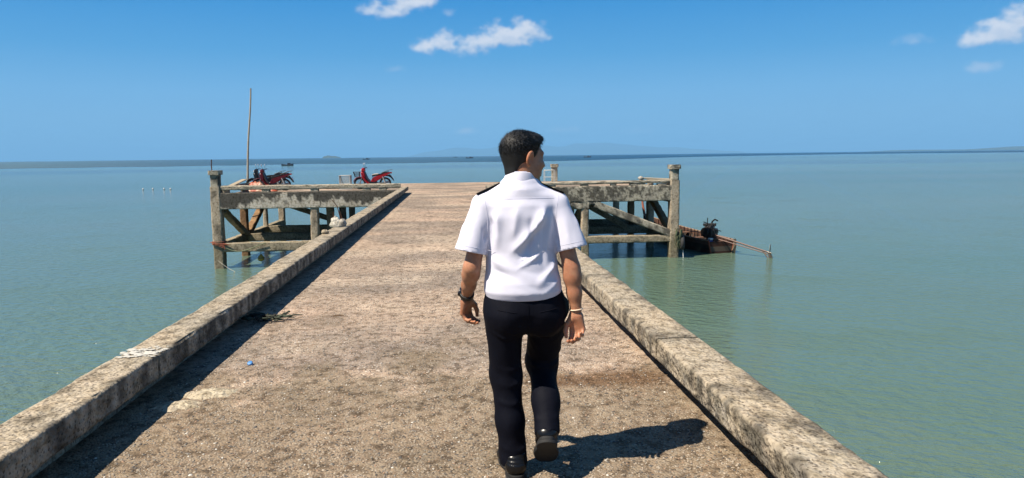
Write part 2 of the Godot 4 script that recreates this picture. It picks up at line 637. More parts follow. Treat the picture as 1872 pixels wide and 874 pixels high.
func slab(xs: Array, zs: Array, top: float, thick: float) -> ArrayMesh:
	var g := G.new()
	var nx := xs.size()
	for z in zs:
		for x in xs:
			var p := Vector3(x, top, z)
			p.y += 0.004 * fb(p, 1.3) + 0.006 * fb(p, 0.4)
			g.add(p, deck_color(p))
	for r in zs.size() - 1:
		for k in nx - 1:
			var a := r * nx + k
			g.tri(a, a + nx, a + 1)
			g.tri(a + 1, a + nx, a + nx + 1)
	# sides and underside
	var loop := []
	for k in nx:
		loop.append(Vector3(xs[k], top, zs[0]))
	for r in range(1, zs.size()):
		loop.append(Vector3(xs[-1], top, zs[r]))
	for k in range(nx - 2, -1, -1):
		loop.append(Vector3(xs[k], top, zs[-1]))
	for r in range(zs.size() - 2, 0, -1):
		loop.append(Vector3(xs[0], top, zs[r]))
	var b := g.v.size()
	for p in loop:
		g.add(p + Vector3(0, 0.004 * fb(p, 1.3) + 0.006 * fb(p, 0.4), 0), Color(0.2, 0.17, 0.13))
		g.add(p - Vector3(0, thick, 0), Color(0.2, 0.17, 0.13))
	var n := loop.size()
	for k in n:
		var a := b + k * 2
		var d := b + ((k + 1) % n) * 2
		g.tri(a, d, a + 1)
		g.tri(d, d + 1, a + 1)
	var u := g.v.size()
	for p in [Vector3(xs[0], top - thick, zs[0]), Vector3(xs[-1], top - thick, zs[0]), Vector3(xs[-1], top - thick, zs[-1]), Vector3(xs[0], top - thick, zs[-1])]:
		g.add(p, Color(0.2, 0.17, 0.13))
	g.tri(u, u + 1, u + 2)
	g.tri(u, u + 2, u + 3)
	return g.done()

func spaced(a: float, b: float, step: float) -> Array:
	var n := maxi(1, int(ceil(absf(b - a) / step)))
	var out := []
	for k in n + 1:
		out.append(lerpf(a, b, float(k) / n))
	return out

# old concrete member: a rounded square bar with chipped, uneven skin and a colour for each point
func beam(a: Vector3, b: Vector3, w: float, h: float, col: Callable, o := {}) -> G:
	var g := G.new()
	var d := b - a
	var len := d.length()
	d /= len
	var up: Vector3 = o.get("up", Vector3.UP)
	if absf(d.dot(up)) > 0.95:
		up = Vector3.FORWARD
	var side := d.cross(up).normalized()
	up = side.cross(d)
	var n := maxi(2, int(ceil(len / o.get("step", 0.25))))
	var bev: float = o.get("bev", 0.03)
	var amp: float = o.get("amp", 0.012)
	var sub: int = o.get("sub", 2)
	var w2: float = o.get("w2", w)
	var h2: float = o.get("h2", h)
	var sag: float = o.get("sag", 0.0)
	var rows := []
	var cols := []
	for k in n + 1:
		var t := float(k) / n
		var hw := lerpf(w, w2, t) * 0.5
		var hh := lerpf(h, h2, t) * 0.5
		var at0 := a + d * (len * t) - Vector3(0, sag * sin(PI * t), 0)
		var row := PackedVector3Array()
		var cc := PackedColorArray()
		var corner := [Vector2(1, 1), Vector2(-1, 1), Vector2(-1, -1), Vector2(1, -1)]
		var per := sub + 4
		for q in 4:
			var c0: Vector2 = corner[q]
			var c1: Vector2 = corner[(q + 1) % 4]
			var p0 := Vector2(c0.x * hw, c0.y * hh)
			var p1 := Vector2(c1.x * hw, c1.y * hh)
			var e := (p1 - p0).normalized() * bev
			# the rounded corner's middle, then the flat between the corners
			row.append(at0 + side * (p0.x - c0.x * bev * 0.3) + up * (p0.y - c0.y * bev * 0.3))
			var tight := minf(0.45 / sub, 0.4 * bev / maxf(p0.distance_to(p1), 0.01))
			for s in sub + 3:
				var f := (p0 + e).lerp(p1 - e, 0.0 if s == 0 else (tight if s == 1 else (1.0 - tight if s == sub + 1 else (1.0 if s == sub + 2 else float(s - 1) / sub))))
				row.append(at0 + side * f.x + up * f.y)
		for s in row.size():
			var p := row[s]
			var out := (p - at0).normalized()
			var chip := fb(p, 1.7) * 0.7 + fb(p, 6.0) * 0.5
			if s % per == 0 or s % per == 1 or s % per == per - 1:
				chip -= sm(0.12, 0.4, fb(p + Vector3(3, 8, 1), 2.6)) * 1.6
			p += out * chip * amp
			row[s] = p
			cc.append(col.call(p, out))
		rows.append(row)
		cols.append(cc)
	g.rings(rows, cols)
	return g

func kerb_color(p: Vector3, _out: Vector3) -> Color:
	var c := Color(0.42, 0.352, 0.262).lerp(Color(0.35, 0.312, 0.25), clampf(0.5 + fb(p, 0.9), 0, 1))
	# black lichen: in patches, and streaked down the faces
	var l := fb(p + Vector3(11, 0, 0), 1.6) * 0.6 + fb(p, 5.0) * 0.5
	c = c.lerp(Color(0.085, 0.078, 0.066), sm(0.1, 0.5, l) * 0.7)
	# lane sides: black lichen drips, ragged on top; left side also darkened as shade
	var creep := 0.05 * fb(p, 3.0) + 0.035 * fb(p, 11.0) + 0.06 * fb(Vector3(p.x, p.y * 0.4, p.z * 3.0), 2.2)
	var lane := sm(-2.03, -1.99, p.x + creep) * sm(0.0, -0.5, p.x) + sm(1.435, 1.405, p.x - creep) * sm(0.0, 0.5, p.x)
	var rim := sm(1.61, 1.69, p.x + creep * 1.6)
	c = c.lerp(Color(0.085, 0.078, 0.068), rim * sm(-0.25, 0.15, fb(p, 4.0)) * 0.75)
	var lichen_shade := sm(-0.28, 0.12, fb(Vector3(p.x, p.y * 0.35, p.z * 3.2), 2.4) + 0.4 * fb(p, 9.0))
	c = c.lerp(Color(0.08, 0.074, 0.064), lane * lichen_shade * 0.85)
	c = c.lerp(Color(0.40, 0.37, 0.31), lane * sm(0.15, 0.4, fb(Vector3(p.x, p.y * 0.4, p.z * 2.2) + Vector3(0, 0, 33), 2.0)) * 0.45)
	return c

func walkway() -> void:
	var zs := []
	var z := 6.0
	while z > -31.0:
		zs.append(z)
		z -= clampf(absf(z) * 0.02, 0.06, 0.25) if z < -1.0 else 0.25
	zs.append(-31.0)
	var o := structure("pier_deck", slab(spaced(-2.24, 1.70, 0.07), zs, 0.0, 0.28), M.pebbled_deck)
	# what carries it
	var grey := func(p, _n): return Color(0.3, 0.26, 0.2) * (0.8 + 0.5 * fb(p, 1.2))
	for k in 9:
		var zz := 3.0 - k * 4.08
		part("cross_beam", beam(Vector3(-2.1, -0.5, zz), Vector3(1.56, -0.5, zz), 0.35, 0.44, grey, {"step": 0.6}).done(), M.old_concrete, o)
		for x in [-1.7, 1.15]:
			part("pile", beam(Vector3(x, -4.6, zz), Vector3(x, -0.72, zz), 0.35, 0.35, grey, {"step": 0.6}).done(), M.old_concrete, o)

func kerbs() -> void:
	for side in 2:
		var left := side == 0
		var x0 := -2.12 if left else 1.563
		var kerb := thing("concrete_kerb", "weathered concrete kerb with a white-splashed joint and a broken stub on top" if left else "weathered concrete kerb the man's shadow points at, streaked with black lichen", "kerb")
		var zz := 7.52
		var k := 0
		while zz > -31.0:
			var z1 := maxf(zz - 4.08, -31.05)
			var off := Vector3(rng.randf_range(-0.008, 0.008), rng.randf_range(-0.006, 0.006), 0)
			var w := 0.28 if left else 0.312
			var near := zz > -13.0 and zz < 1.0
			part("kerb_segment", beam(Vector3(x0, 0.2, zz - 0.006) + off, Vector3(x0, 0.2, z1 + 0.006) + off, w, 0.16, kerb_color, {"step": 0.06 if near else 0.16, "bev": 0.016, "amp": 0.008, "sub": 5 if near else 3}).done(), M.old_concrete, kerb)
			var px := x0 - 0.07 if left else x0 + 0.07
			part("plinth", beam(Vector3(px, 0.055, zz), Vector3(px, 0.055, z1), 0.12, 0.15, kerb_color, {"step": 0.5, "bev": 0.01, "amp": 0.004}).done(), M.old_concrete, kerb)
			zz = z1 if z1 > -31.0 else -40.0
			k += 1

# ------------------------------------------------------------------ the T-shaped pier head
func pillar_color(p: Vector3, _o: Vector3) -> Color:
	var c := Color(0.54, 0.45, 0.335).lerp(Color(0.42, 0.365, 0.29), clampf(0.5 + fb(p, 1.1), 0, 1))
	var l := fb(Vector3(p.x, p.y * 0.5, p.z), 2.2) + 0.4 * fb(p, 7.0)
	c = c.lerp(Color(0.08, 0.072, 0.06), sm(0.12, 0.5, l) * 0.75)
	# barnacles and weed up to the reach of the tide
	var tide := sm(-2.0, -2.25, p.y + 0.25 * fb(p, 2.0))
	c = c.lerp(Color(0.20, 0.175, 0.115).lerp(Color(0.34, 0.30, 0.22), clampf(0.5 + 1.2 * fb(p, 9.0), 0, 1)), tide)
	return c

func girder_color(p: Vector3, _o: Vector3) -> Color:
	var c := Color(0.52, 0.47, 0.39).lerp(Color(0.66, 0.62, 0.54), clampf(0.4 + 0.9 * fb(p, 1.5), 0, 1))
	# black mould hangs down from the top edge in ragged tongues
	var hang := 0.06 + 0.55 * fb(Vector3(p.x * 0.7, 0.0, p.z), 0.8) + 0.34 * fb(Vector3(p.x * 2.6, p.y * 0.4, p.z), 1.0)
	var mould := sm(-0.04, 0.05, p.y + 0.20 + hang + 0.22 * fb(p, 4.0))
	c = c.lerp(Color(0.055, 0.054, 0.05), mould * 0.9)
	c = c.lerp(Color(0.09, 0.085, 0.075), sm(0.15, 0.45, fb(p + Vector3(0, 20, 0), 2.3)) * 0.6)
	return c

func mould_color(p: Vector3, _o: Vector3) -> Color:
	var c := Color(0.52, 0.48, 0.39).lerp(Color(0.38, 0.355, 0.295), clampf(0.5 + fb(p, 1.0), 0, 1))
	c = c.lerp(Color(0.065, 0.062, 0.056), sm(-0.26, 0.12, fb(p, 1.9) + 0.7 * fb(p, 6.5)) * 0.84)
	return c

func tie_color(p: Vector3, _o: Vector3) -> Color:
	var c := Color(0.43, 0.37, 0.27).lerp(Color(0.31, 0.27, 0.2), clampf(0.5 + fb(p, 1.6), 0, 1))
	c = c.lerp(Color(0.10, 0.09, 0.065), sm(0.0, 0.4, fb(p, 7.0)) * 0.6)
	return c

func rail_color(p: Vector3, _o: Vector3) -> Color:
	var c := Color(0.50, 0.45, 0.36).lerp(Color(0.38, 0.345, 0.28), clampf(0.5 + fb(p, 1.4), 0, 1))
	c = c.lerp(Color(0.10, 0.095, 0.08), sm(0.05, 0.45, fb(Vector3(p.x * 0.6, p.y * 2.0, p.z), 2.4)) * 0.75)
	return c

func brown_color(p: Vector3, _o: Vector3) -> Color:
	return Color(0.40, 0.26, 0.14).lerp(Color(0.22, 0.13, 0.075), clampf(0.5 + fb(p, 1.8), 0, 1))

func corner_post(where: Vector3, parent: Node3D, capped: bool) -> void:
	var rough := {"step": 0.12, "bev": 0.05, "amp": 0.02, "sub": 2}
	var low := part("corner_post", beam(Vector3(where.x, -4.8, where.z), Vector3(where.x, 0.4, where.z), 0.43, 0.43, pillar_color, rough).done(), M.old_concrete, parent)
	part("post_shaft", beam(Vector3(where.x, 0.4, where.z), Vector3(where.x, 0.93, where.z), 0.37, 0.37, mould_color, rough).done(), M.old_concrete, low)
	if capped:
		part("post_cap", beam(Vector3(where.x, 0.9, where.z), Vector3(where.x, 1.09, where.z), 0.49, 0.49, mould_color, {"step": 0.06, "bev": 0.05, "amp": 0.02}).done(), M.old_concrete, low)

func pier_head() -> void:
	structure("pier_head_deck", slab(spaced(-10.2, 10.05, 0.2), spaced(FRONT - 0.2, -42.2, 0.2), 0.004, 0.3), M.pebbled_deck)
	var h := thing("pier_head_frame", "mouldy concrete beams and pillars that carry the pier head over the water", "pier")
	var rows := [FRONT, -34.6, -38.4, -42.0]
	var cols := [-10.07, -6.0, -2.0, 2.0, 5.8, 9.87]
	# corner posts at the front
	for x in [cols[0], cols[5]]:
		corner_post(Vector3(x, 0, FRONT), h, true)
	# pillars
	for x in cols:
		for z in rows:
			if z == FRONT and (x == cols[0] or x == cols[5]):
				continue
			var w := 0.34
			var lean := rng.randf_range(-0.05, 0.05)
			var o := {"step": 0.16, "bev": 0.045, "amp": 0.022, "sub": 2}
			if x == cols[0] and z == -38.4:
				o["w2"] = 0.2
				o["h2"] = 0.22
			part("pillar", beam(Vector3(x + lean, -4.8, z), Vector3(x, -0.5, z), w, w, brown_color if (x == cols[0] and z == -34.6) or (x == cols[5] and z == -38.4) else pillar_color, o).done(), M.old_concrete, h)
	# girders under the deck
	var go := {"step": 0.05, "bev": 0.03, "amp": 0.016, "sub": 11}
	part("girder", beam(Vector3(-10.0, -0.215, FRONT), Vector3(-2.26, -0.205, FRONT), 0.4, 0.70, girder_color, go).done(), M.old_concrete, h, "front girder with pale patches under black mould")
	part("girder", beam(Vector3(1.74, -0.18, FRONT), Vector3(9.75, -0.16, FRONT), 0.4, 0.70, mould_color, go).done(), M.old_concrete, h, "front girder blackened all over")
	for z in [-34.6, -38.4, -42.0]:
		part("girder", beam(Vector3(-10.1, -0.42, z), Vector3(9.95, -0.42, z), 0.34, 0.46, mould_color, {"step": 0.5}).done(), M.old_concrete, h)
	for x in cols:
		part("girder", beam(Vector3(x, -0.40, FRONT - 0.2), Vector3(x, -0.40, -42.1), 0.3, 0.40, mould_color, {"step": 0.5}).done(), M.old_concrete, h)
	# crumbling haunch where the right girder meets its inner pillar
	for q in [[5.05, -0.62, 0.5, 0.22], [5.6, -0.70, 0.62, 0.36], [6.2, -0.60, 0.5, 0.2]]:
		part("haunch", beam(Vector3(q[0] - q[2], q[1] + 0.06, FRONT), Vector3(q[0] + q[2] * 0.6, q[1] + 0.03, FRONT), 0.37, q[3], mould_color, {"step": 0.08, "bev": 0.05, "amp": 0.06}).done(), M.old_concrete, h)
	# ties near the water
	var to := {"step": 0.14, "bev": 0.04, "amp": 0.028, "sub": 2}
	part("tie_beam", beam(Vector3(-9.9, -2.2, FRONT), Vector3(-2.2, -2.2, FRONT), 0.36, 0.40, tie_color, to).done(), M.old_concrete, h)
	part("tie_beam", beam(Vector3(2.0, -2.21, FRONT), Vector3(9.7, -2.21, FRONT), 0.36, 0.33, tie_color, to).done(), M.old_concrete, h)
	for z in [-34.6, -38.4]:
		part("tie_beam", beam(Vector3(-9.9, -2.2, z), Vector3(-2.1, -2.2, z), 0.34, 0.38, tie_color, {"step": 0.35, "amp": 0.02}).done(), M.old_concrete, h)
		part("tie_beam", beam(Vector3(2.1, -2.2, z), Vector3(9.75, -2.2, z), 0.34, 0.38, tie_color, {"step": 0.35, "amp": 0.02}).done(), M.old_concrete, h)
	for x in [-10.07, -6.0, 5.8, 9.87]:
		part("tie_beam", beam(Vector3(x, -2.17, FRONT - 0.2), Vector3(x, -2.17, -41.9), 0.32, 0.34, tie_color, {"step": 0.35, "amp": 0.02}).done(), M.old_concrete, h)
	# braces
	var bo := {"step": 0.16, "bev": 0.035, "amp": 0.02}
	for q in [[Vector3(-9.92, -0.62, FRONT - 0.25), Vector3(-9.95, -2.05, -34.4), 0.28, tie_color], [Vector3(-10.0, -0.6, -38.2), Vector3(-10.0, -2.1, -34.7), 0.3, brown_color],
			[Vector3(-9.9, -0.5, -38.3), Vector3(-6.0, -1.95, -38.3), 0.28, tie_color], [Vector3(6.25, -0.62, FRONT + 0.02), Vector3(9.75, -2.0, FRONT + 0.02), 0.34, mould_color],
			[Vector3(6.0, -0.55, -34.5), Vector3(8.6, -2.05, -34.5), 0.3, tie_color], [Vector3(9.87, -0.55, -34.5), Vector3(9.87, -2.0, FRONT - 0.25), 0.3, brown_color],
			[Vector3(2.2, -0.5, -34.5), Vector3(5.6, -2.0, -34.5), 0.28, tie_color], [Vector3(5.85, -0.6, FRONT - 0.3), Vector3(5.85, -2.0, -34.4), 0.3, tie_color]]:
		part("brace", beam(q[0], q[1], q[2], q[2] * 0.95, q[3], bo).done(), M.old_concrete, h)
	# kerb rail on blocks along the front
	var ro := {"step": 0.1, "bev": 0.03, "amp": 0.016, "sub": 3}
	part("rail", beam(Vector3(-9.86, 0.345, FRONT), Vector3(-2.3, 0.335, FRONT), 0.3, 0.19, rail_color, ro).done(), M.old_concrete, h)
	for x in [-8.0, -5.95, -3.75, -3.05]:
		part("rail_block", beam(Vector3(x - 0.16, 0.19, FRONT), Vector3(x + 0.16, 0.19, FRONT), 0.26, 0.14, rail_color, {"step": 0.1, "amp": 0.01}).done(), M.old_concrete, h)
	part("rail", beam(Vector3(1.76, 0.30, FRONT), Vector3(9.68, 0.355, FRONT), 0.3, 0.13, rail_color, ro).done(), M.old_concrete, h)
	for q in [[2.6, 0.3], [4.3, 0.2], [5.8, 0.17], [7.1, 0.12], [8.2, 0.35], [9.3, 0.2]]:
		part("rail_block", beam(Vector3(q[0] - q[1], 0.215, FRONT), Vector3(q[0] + q[1], 0.225, FRONT), 0.26, 0.10, rail_color, {"step": 0.1, "amp": 0.016}).done(), M.old_concrete, h)
	# rails along the two ends
	part("rail", beam(Vector3(-10.1, 0.30, FRONT - 0.25), Vector3(-10.15, 0.32, -36.6), 0.26, 0.13, rail_color, {"step": 0.3}).done(), M.old_concrete, h)
	part("rail", beam(Vector3(9.93, 0.32, FRONT - 0.25), Vector3(9.95, 0.32, -35.2), 0.26, 0.13, rail_color, {"step": 0.3}).done(), M.old_concrete, h)
	for x in [-10.1, 9.93]:
		for z in [-32.2, -34.8]:
			part("rail_block", beam(Vector3(x - 0.12, 0.14, z), Vector3(x + 0.12, 0.14, z), 0.3, 0.25, rail_color, {"step": 0.1, "amp": 0.01}).done(), M.old_concrete, h)
	# reinforcement rod standing out of the left corner post
	var g := G.new()
	g.tube([Vector3(-10.2, 1.0, FRONT), Vector3(-10.21, 1.3, FRONT), Vector3(-10.19, 1.55, FRONT)], [0.022], 6)
	piece("rod", g, M.rusty_steel, h)
	# mooring post at the far edge
	var mp := thing("mooring_post", "square concrete mooring post with a cap on the far edge of the pier head", "post", Vector3(6.02, 0, -41.6))
	part("shaft", beam(Vector3(0, -0.05, 0), Vector3(0, 0.9, 0), 0.34, 0.34, rail_color, {"step": 0.15, "amp": 0.015}).done(), M.old_concrete, mp)
	part("cap", beam(Vector3(0, 0.86, 0), Vector3(0, 1.05, 0), 0.44, 0.44, rail_color, {"step": 0.08, "amp": 0.015}).done(), M.old_concrete, mp)

# ------------------------------------------------------------------ scooters, crate, pole, sheets
func wheel(parent: Node3D, x: float) -> void:
	var g := G.new()
	g.torus(at(Vector3(x, 0.29, 0)), 0.25, 0.042, 28, 8)
	var w := piece("wheel", g, M.rubber, parent)
	g = G.new()
	g.torus(at(Vector3(x, 0.29, 0)), 0.205, 0.014, 28, 6)
	for k in 12:
		var a := TAU * k / 12
		g.tube([Vector3(x, 0.29, 0), Vector3(x + cos(a) * 0.2, 0.29 + sin(a) * 0.2, 0)], [0.006], 4)
	g.tube([Vector3(x, 0.29, -0.07), Vector3(x, 0.29, 0.07)], [0.05], 12)
	piece("rim", g, M.steel, w)

func scooter(where: Vector3, turn: float, body: Color, dark: Color, label: String, basket: bool, cover: bool) -> Node3D:
	# built facing -x, on its wheels
	var s := thing("motor_scooter", label, "motorcycle", where, turn, "motor scooters parked on the pier head")
	wheel(s, -0.63)
	wheel(s, 0.62)
	var g := G.new()
	# front fork and fender
	for z in [-0.075, 0.075]:
		g.tube([Vector3(-0.63, 0.29, z), Vector3(-0.50, 0.62, z), Vector3(-0.44, 0.80, z)], [0.022], 8)
	piece("fork", g, M.steel, s)
	g = G.new()
	var arc := []
	for k in 9:
		var a := deg_to_rad(170.0 - k * 18.0)
		arc.append(Vector3(-0.63 + cos(a) * 0.315, 0.29 + sin(a) * 0.315, 0))
	g.tube(arc, [0.02, 0.05, 0.06, 0.065, 0.065, 0.065, 0.06, 0.05, 0.02], 8, body, true, 0.35)
	piece("front_fender", g, M.paint, s)
	# leg shield
	g = G.new()
	g.plate(PackedVector2Array([Vector2(-0.56, 0.86), Vector2(-0.40, 0.88), Vector2(-0.30, 0.52), Vector2(-0.12, 0.30), Vector2(-0.10, 0.22), Vector2(-0.24, 0.24), Vector2(-0.40, 0.40), Vector2(-0.52, 0.60)]), at(Vector3.ZERO), 0.34, body, 0.05)
	piece("leg_shield", g, M.paint, s)
	g = G.new()
	g.plate(PackedVector2Array([Vector2(-0.40, 0.90), Vector2(-0.36, 0.90), Vector2(-0.24, 0.56), Vector2(-0.05, 0.36), Vector2(-0.05, 0.30), Vector2(-0.14, 0.32), Vector2(-0.31, 0.52)]), at(Vector3.ZERO), 0.30, dark, 0.02)
	piece("inner_shield", g, M.plastic, s)
	# engine and frame
	g = G.new()
	g.box(at(Vector3(0.02, 0.33, 0)), Vector3(0.40, 0.20, 0.22), 0.04, Color(0.05, 0.05, 0.055))
	g.tube([Vector3(-0.16, 0.36, 0), Vector3(-0.30, 0.40, 0)], [0.08, 0.085], 12, Color(0.12, 0.12, 0.12))
	piece("engine", g, M.plastic, s)
	g = G.new()
	g.tube([Vector3(-0.12, 0.25, -0.13), Vector3(0.1, 0.19, -0.15), Vector3(0.35, 0.25, -0.17)], [0.02], 8)
	g.tube([Vector3(0.33, 0.25, -0.17), Vector3(0.85, 0.37, -0.17)], [0.035, 0.05], 10)
	piece("exhaust", g, M.steel, s)
	g = G.new()
	g.tube([Vector3(0.1, 0.33, 0.09), Vector3(0.62, 0.29, 0.09)], [0.025], 8, Color(0.06, 0.06, 0.06))
	g.tube([Vector3(0.62, 0.31, 0.11), Vector3(0.50, 0.62, 0.11)], [0.035], 8, Color(0.3, 0.3, 0.3))
	g.tube([Vector3(0.62, 0.31, -0.11), Vector3(0.50, 0.62, -0.11)], [0.035], 8, Color(0.3, 0.3, 0.3))
	piece("swing_arm", g, M.plastic, s)
	# body panel sweeping back to the tail
	g = G.new()
	g.plate(PackedVector2Array([Vector2(-0.10, 0.36), Vector2(0.02, 0.58), Vector2(0.30, 0.68), Vector2(0.62, 0.78), Vector2(0.90, 0.84), Vector2(0.88, 0.76), Vector2(0.60, 0.62), Vector2(0.34, 0.46), Vector2(0.10, 0.34)]), at(Vector3.ZERO), 0.27, body, 0.045)
	piece("body_panel", g, M.paint, s)
	# saddle
	g = G.new()
	g.plate(PackedVector2Array([Vector2(-0.02, 0.60), Vector2(0.00, 0.72), Vector2(0.16, 0.75), Vector2(0.40, 0.76), Vector2(0.58, 0.84), Vector2(0.80, 0.87), Vector2(0.82, 0.83), Vector2(0.60, 0.77), Vector2(0.30, 0.67)]), at(Vector3.ZERO), 0.25, Color(0.016, 0.016, 0.018), 0.04)
	if cover:
		g.plate(PackedVector2Array([Vector2(-0.02, 0.70), Vector2(0.0, 0.735), Vector2(0.16, 0.765), Vector2(0.30, 0.765), Vector2(0.30, 0.74)]), at(Vector3.ZERO), 0.262, Color(0.55, 0.5, 0.4), 0.01)
	piece("saddle", g, M.plastic, s)
	# carrier, tail lamp, number plate and rear mudguard
	g = G.new()
	for z in [-0.12, 0.12]:
		g.tube([Vector3(0.45, 0.80, z), Vector3(0.80, 0.93, z), Vector3(0.98, 0.95, z * 0.6)], [0.014], 6)
	g.tube([Vector3(0.98, 0.95, -0.072), Vector3(0.98, 0.95, 0.072)], [0.014], 6)
	for k in g.c.size():
		g.c[k] = Color(0.05, 0.05, 0.05)
	piece("grab_rail", g, M.plastic, s)
	g = G.new()
	g.box(at(Vector3(0.92, 0.80, 0), Vector3(0, 0, -0.3)), Vector3(0.07, 0.08, 0.18), 0.02, Color(0.35, 0.02, 0.02))
	piece("tail_lamp", g, M.paint, s)
	g = G.new()
	g.plate(PackedVector2Array([Vector2(0.60, 0.64), Vector2(0.86, 0.72), Vector2(1.02, 0.50), Vector2(1.06, 0.40), Vector2(1.02, 0.40), Vector2(0.92, 0.56), Vector2(0.78, 0.62)]), at(Vector3.ZERO), 0.13, Color(0.018, 0.018, 0.02), 0.02)
	piece("rear_mudguard", g, M.plastic, s)
	g = G.new()
	g.box(at(Vector3(1.0, 0.60, 0), Vector3(0, 0, 0.5)), Vector3(0.01, 0.14, 0.18), 0.003, Color(0.5, 0.5, 0.48))
	piece("number_plate", g, M.paint, s)
	# steering head
	g = G.new()
	g.plate(PackedVector2Array([Vector2(-0.50, 0.86), Vector2(-0.54, 0.98), Vector2(-0.46, 1.06), Vector2(-0.34, 1.05), Vector2(-0.34, 0.90), Vector2(-0.40, 0.84)]), at(Vector3.ZERO), 0.24, body, 0.05)
	piece("headlamp_cowl", g, M.paint, s)
	g = G.new()
	g.ball(at(Vector3(-0.53, 0.94, 0)), Vector3(0.04, 0.06, 0.085), 12, 8)
	piece("headlamp", g, M.lamp_lens, s)
	g = G.new()
	for z in [-1, 1]:
		g.tube([Vector3(-0.40, 1.02, 0), Vector3(-0.38, 1.04, z * 0.16), Vector3(-0.30, 1.06, z * 0.34)], [0.014, 0.014, 0.02], 8, Color(0.02, 0.02, 0.02))
	var hb := piece("handlebar", g, M.plastic, s)
	for z in [-1, 1]:
		g = G.new()
		g.tube([Vector3(-0.36, 1.05, z * 0.2), Vector3(-0.38, 1.20, z * 0.26)], [0.007], 5, Color(0.03, 0.03, 0.03))
		g.ball(at(Vector3(-0.385, 1.25, z * 0.28)), Vector3(0.018, 0.055, 0.06), 12, 8, Color(0.6, 0.62, 0.65))
		piece("mirror", g, M.paint, hb)
	if basket:
		g = G.new()
		for k in 7:
			var t := k / 6.0
			for z in [-0.15, 0.15]:
				g.tube([Vector3(-0.84 + t * 0.22, 0.60, z * 0.8), Vector3(-0.92 + t * 0.30, 0.86, z)], [0.006], 4, Color(0.03, 0.03, 0.035))
			for x in [[-0.84, -0.92], [-0.62, -0.62]]:
				g.tube([Vector3(x[0], 0.60, (t - 0.5) * 0.24), Vector3(x[1], 0.86, (t - 0.5) * 0.30)], [0.006], 4, Color(0.03, 0.03, 0.035))
			g.tube([Vector3(-0.84, 0.60, (t - 0.5) * 0.24), Vector3(-0.62, 0.60, (t - 0.5) * 0.24)], [0.006], 4, Color(0.03, 0.03, 0.035))
		for k in 5:
			var t := k / 4.0
			var y := lerpf(0.60, 0.86, t)
			var xa := lerpf(-0.84, -0.92, t)
			var za := lerpf(0.12, 0.15, t)
			g.tube([Vector3(xa, y, -za), Vector3(xa, y, za), Vector3(-0.62, y, za), Vector3(-0.62, y, -za), Vector3(xa, y, -za)], [0.008], 4, Color(0.03, 0.03, 0.035))
		piece("basket", g, M.plastic, s)
	return s

